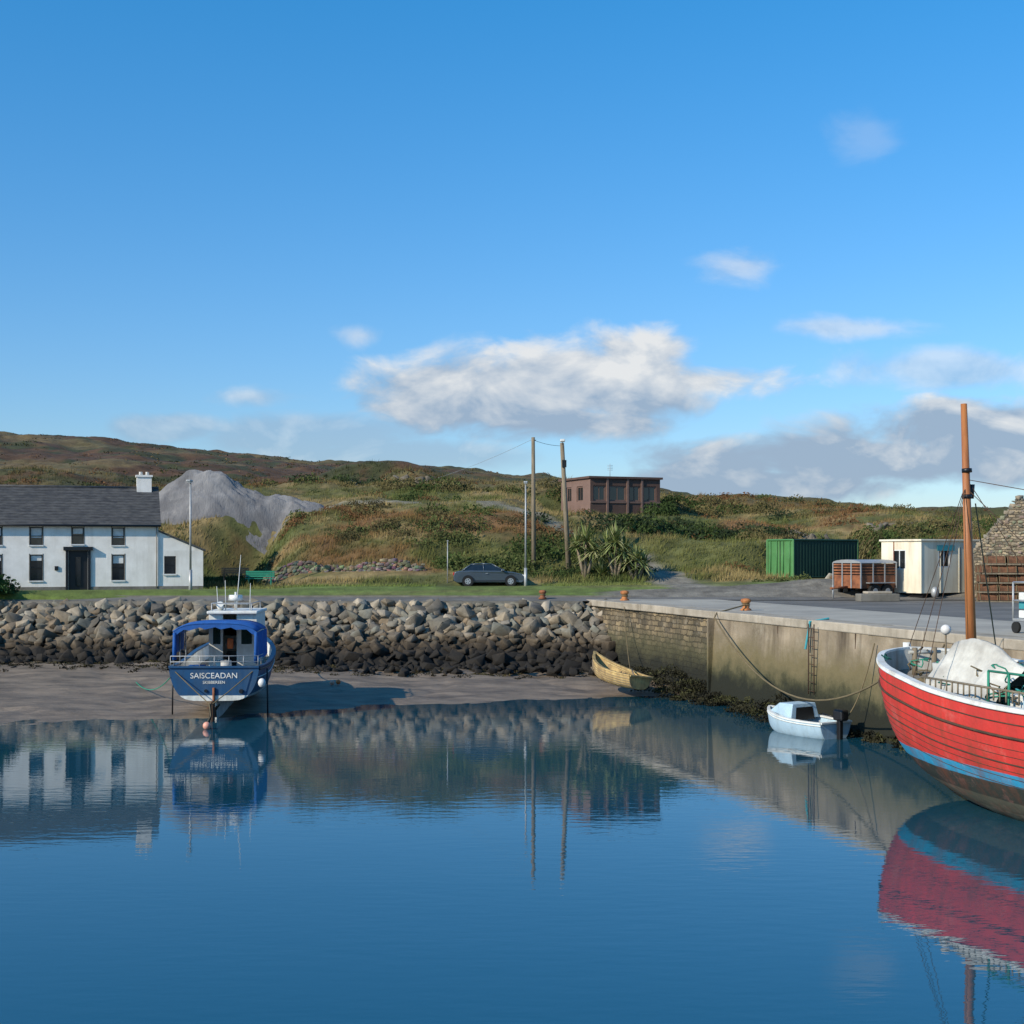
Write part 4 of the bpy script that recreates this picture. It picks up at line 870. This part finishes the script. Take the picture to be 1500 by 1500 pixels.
# light-blue dinghy
DN=grp('small_motor_dinghy',(8.75,36.9,-.03),math.radians(122),sc=.86)
D3,strake=hull(DN,[(0,.66,-.05,.52),(.7,.74,-.12,.52),(1.5,.76,-.12,.55),(2.2,.62,-.08,.62),(2.75,.32,.1,.7),(3.0,.03,.45,.76)],M['dinghy'],28,12,.5,1.4,lambda x,d:max(d[2]+.03,.08),M['inner'],.04,M['dinghy'],M['boatwhite'],.05)
strake(.06,.02,M['boatwhite'],.01)
v=[(1.35,-.62,.55),(1.35,.62,.55),(1.4,.5,1.02),(1.4,-.5,1.02),(2.1,.42,1.0),(2.1,-.42,1.0),(2.6,.36,.7),(2.6,-.36,.7)]
mobj('cuddy',v,[(0,1,2,3),(3,2,4,5),(5,4,6,7),(1,6,4,2),(0,3,5,7)],M['dinghy'],DN,bevel=.02)
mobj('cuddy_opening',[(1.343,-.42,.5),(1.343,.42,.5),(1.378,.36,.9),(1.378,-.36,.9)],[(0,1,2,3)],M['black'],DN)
mobj('cuddy_window',[(1.55,-.585,.68),(1.95,-.535,.68),(1.95,-.475,.9),(1.55,-.525,.9)],[(0,1,2,3)],M['glass'],DN)
box('thwart',(.75,-.66,.38),(1.0,.66,.42),M['boatwhite'],DN); box('stern_seat',(.1,-.6,.3),(.4,.6,.34),M['boatwhite'],DN)
box('outboard_cowl',(-.42,-.16,.62),(.0,.16,.98),M['black'],DN,bevel=.07); box('outboard_leg',(-.25,-.07,-.1),(-.1,.07,.64),M['black'],DN,bevel=.02); cyl('tiller',(0,0,.7),(.5,.08,.78),.025,.025,M['black'],DN,8)
for s in (-1,1): cyl('cleat',(.1,s*.6,.55),(.1,s*.6,.65),.02,.02,M['steel'],DN,6)

# old wooden dinghy on the mud
YD=grp('old_wooden_dinghy',(4.35,46.9,.28),math.radians(123),rx=.12,ry=-.10)
D4,strake=hull(YD,[(0,.5,.05,.48),(.6,.62,.0,.47),(1.3,.66,.0,.5),(2.0,.5,.05,.6),(2.5,.25,.2,.74),(2.8,.02,.5,.9)],M['yellow'],28,10,.6,1.3,lambda x,d:max(d[2]+.03,.12),M['yellow'],.035,M['yellow'],M['yellow'],.04)
for zo in (.1,.18,.26,.34): strake(zo,.010,M['wood'],.004,'lapped_plank')
for xx in (.5,1.2,1.9): box('thwart',(xx,-.52 if xx<1.8 else -.4,.36),(xx+.2,.52 if xx<1.8 else .4,.4),M['yellow'],YD)
for i in range(9): 
    xx=.2+i*.25; cyl('rib',(xx,-.5,.42),(xx,-.2,.15),.02,.02,M['wood'],YD,6); cyl('rib',(xx,.5,.42),(xx,.2,.15),.02,.02,M['wood'],YD,6)
cyl('broken_plank',(.3,-.3,.4),(1.6,.35,.72),.035,.03,M['yellow'],YD,6); cyl('broken_plank',(.1,.2,.45),(1.1,-.45,.6),.03,.03,M['wood'],YD,6)

tube('mooring_rope',[(8.05,46.9,3.25),tuple(Vector((*qp(12.6,-.12),3.0))),*sag((*qp(12.8,-.3),2.85),(9.2,30.6,2.9),1.9,22)],.025,M['rope'])
tube('mooring_rope',sag((*qp(24.3,.9),3.1),(9.25,30.4,2.85),.35),.022,M['rope']); tube('mooring_rope',[(*qp(18.9,.5),3.09),(*qp(18.9,-.13),3.0),(*qp(18.95,-.3),2.2)],.035,M['ropeb'])
tube('mooring_rope',sag((*qp(4.2,-.15),2.9),(4.4,47.2,.7),1.3),.016,M['rope'])
tube('mooring_rope',sag((8.8,36.8,.45),(*qp(22.5,-.2),2.6),.5),.018,M['rope'])
for (x,y,c) in ((-6.3,49.5,'orange'),(-6.5,49.3,'lit_pink2')): ball('stranded_buoy',(x,y,.35),.09,M[c])

# ------------------------------------------------------------------ set everything out in metres
def base(n): return n.split('.')[0]
for o in list(S.objects):
    if o.parent is not None: continue
    if base(o.name)=='road':
        for c in o.children:
            V=np.array([v.co[:] for v in c.data.vertices]); V=T(V); c.data.vertices.foreach_set('co',V.astype(np.float32).ravel()); c.data.update()
    elif base(o.name) in POINTWISE:
        n=len(o.data.vertices); V=np.empty(n*3,np.float32); o.data.vertices.foreach_get('co',V); V=T(V.reshape(-1,3)); o.data.vertices.foreach_set('co',V.astype(np.float32).ravel()); o.data.update()
    elif base(o.name)=='garden_shrub' or o.get('world'): pass
    else:
        l=o.location; k=o.get('k',None)
        if k is None: k=float(kf(l.y)) if l.y>60 else SC
        if l.y>60: o.location=(l.x*k,l.y*k,EYE+(l.z-5)*k)
        else: o.location=(l.x*k,l.y*k,l.z*k)
        o.scale=[s*k for s in o.scale]

# ------------------------------------------------------------------ world
SA,SB=-.80,-.60; AZ=math.atan2(SA,SB); EL=math.radians(29)
wd=bpy.data.worlds.new('World'); S.world=wd; wd.use_nodes=True; t=wd.node_tree; bg=t.nodes['Background']
sk=N(t,'ShaderNodeTexSky'); sk.sky_type='NISHITA'; sk.sun_disc=False; sk.sun_elevation=EL; sk.sun_rotation=AZ; sk.air_density=1.0; sk.dust_density=.3; sk.ozone_density=2.5
tc=N(t,'ShaderNodeTexCoord'); sp=N(t,'ShaderNodeSeparateXYZ'); t.links.new(tc.outputs['Generated'],sp.inputs[0])
yy=mth(t,'MAXIMUM',sp.outputs['Y'],.05); U=mth(t,'DIVIDE',sp.outputs['X'],yy); Vv=mth(t,'DIVIDE',sp.outputs['Z'],yy)
cb=N(t,'ShaderNodeCombineXYZ'); t.links.new(U,cb.inputs[0]); t.links.new(mth(t,'MULTIPLY',Vv,1.7),cb.inputs[1])
def ell(u,v,a,b,wt):
    du=mth(t,'DIVIDE',mth(t,'SUBTRACT',U,u),a); dv=mth(t,'DIVIDE',mth(t,'SUBTRACT',Vv,v),b)
    return mth(t,'MULTIPLY',mth(t,'SUBTRACT',1.0,mth(t,'SQRT',mth(t,'ADD',mth(t,'MULTIPLY',du,du),mth(t,'MULTIPLY',dv,dv)))),wt)
E=[(-.03,.117,.10,.040,1.4),(.055,.126,.13,.046,1.4),(.09,.148,.07,.024,1.1),(.15,.128,.09,.020,1.0),(.03,.098,.13,.022,1.1),
   (.27,.068,.24,.026,1.5),(.37,.090,.19,.032,1.6),(.18,.052,.17,.020,1.4)]
E2=[(-.15,.086,.12,.024,1.8),(-.25,.092,.06,.016,1.7),(-.10,.072,.16,.018,1.8),(-.19,.115,.06,.012,.9),(.33,.135,.13,.022,1.5),(.17,.21,.05,.018,.9),(-.11,.16,.03,.012,.8),(.25,.165,.08,.012,1.0)]
E3=[(.26,.31,.035,.03,1.1)]
n1=noise(t,cb.outputs[0],15,6,.55,.35)
def layer(E_,lo,hi):
    m0=None
    for e in E_:
        x=ell(*e); m0=x if m0 is None else mth(t,'MAXIMUM',m0,x)
    den=mth(t,'ADD',mth(t,'MAXIMUM',m0,-1.0),mth(t,'MULTIPLY',mth(t,'SUBTRACT',n1,.5),2.1))
    f=mapr(t,den,lo,hi); f.node.interpolation_type='SMOOTHSTEP'; return f
front=mapr(t,sp.outputs['Y'],.1,.3)
f1=mth(t,'MULTIPLY',layer(E,.05,.75),.93); f2=mth(t,'MULTIPLY',layer(E2,.1,1.0),.5); f3=mth(t,'MULTIPLY',layer(E3,.1,1.0),.16)
lowc=mapr(t,Vv,.10,.07)  # the low wisps are the thinner, greyer ones
fac=mth(t,'MULTIPLY',mth(t,'MAXIMUM',mth(t,'MAXIMUM',f1,f2),f3),front)
mpv=N(t,'ShaderNodeMapping'); mpv.inputs['Location'].default_value=(-.008,.022,0); t.links.new(cb.outputs[0],mpv.inputs[0])
n2=noise(t,mpv.outputs[0],15,5,.55,.35); rel=mth(t,'SUBTRACT',n1,n2)
hi=mth(t,'ADD',mth(t,'MULTIPLY',rel,3.0),mapr(t,Vv,.085,.155,-.05,.9)); hi=mth(t,'MINIMUM',mth(t,'MAXIMUM',hi,0),1)
cc=mixc(t,hi,(2.9,3.8,5.0),(7.3,7.3,7.2))
el=mapr(t,sp.outputs['Z'],.02,.42)
tint=mixc(t,el,(.82,.95,1.20),(.26,1.22,1.70))
skc=mixc(t,1,sk.outputs[0],tint,'MULTIPLY')
t.links.new(mixc(t,fac,skc,cc),bg.inputs[0]); bg.inputs[1].default_value=.113
sl=bpy.data.lights.new('sun','SUN'); sl.energy=5.0; sl.angle=math.radians(.5); sl.color=(1,.90,.74)
so=bpy.data.objects.new('sun',sl); d=Vector((SA*math.cos(EL),SB*math.cos(EL),math.sin(EL))); so.rotation_euler=d.to_track_quat('Z','Y').to_euler(); link(so)
cam=bpy.data.cameras.new('camera'); cam.lens=48; cam.sensor_width=36; cam.shift_y=.0407; cam.clip_end=40000
co=bpy.data.objects.new('camera',cam); co.location=(0,0,EYE); co.rotation_euler=(math.radians(90),0,0); link(co); S.camera=co
print('verts',sum(len(o.data.vertices) for o in S.objects if o.type=='MESH'))
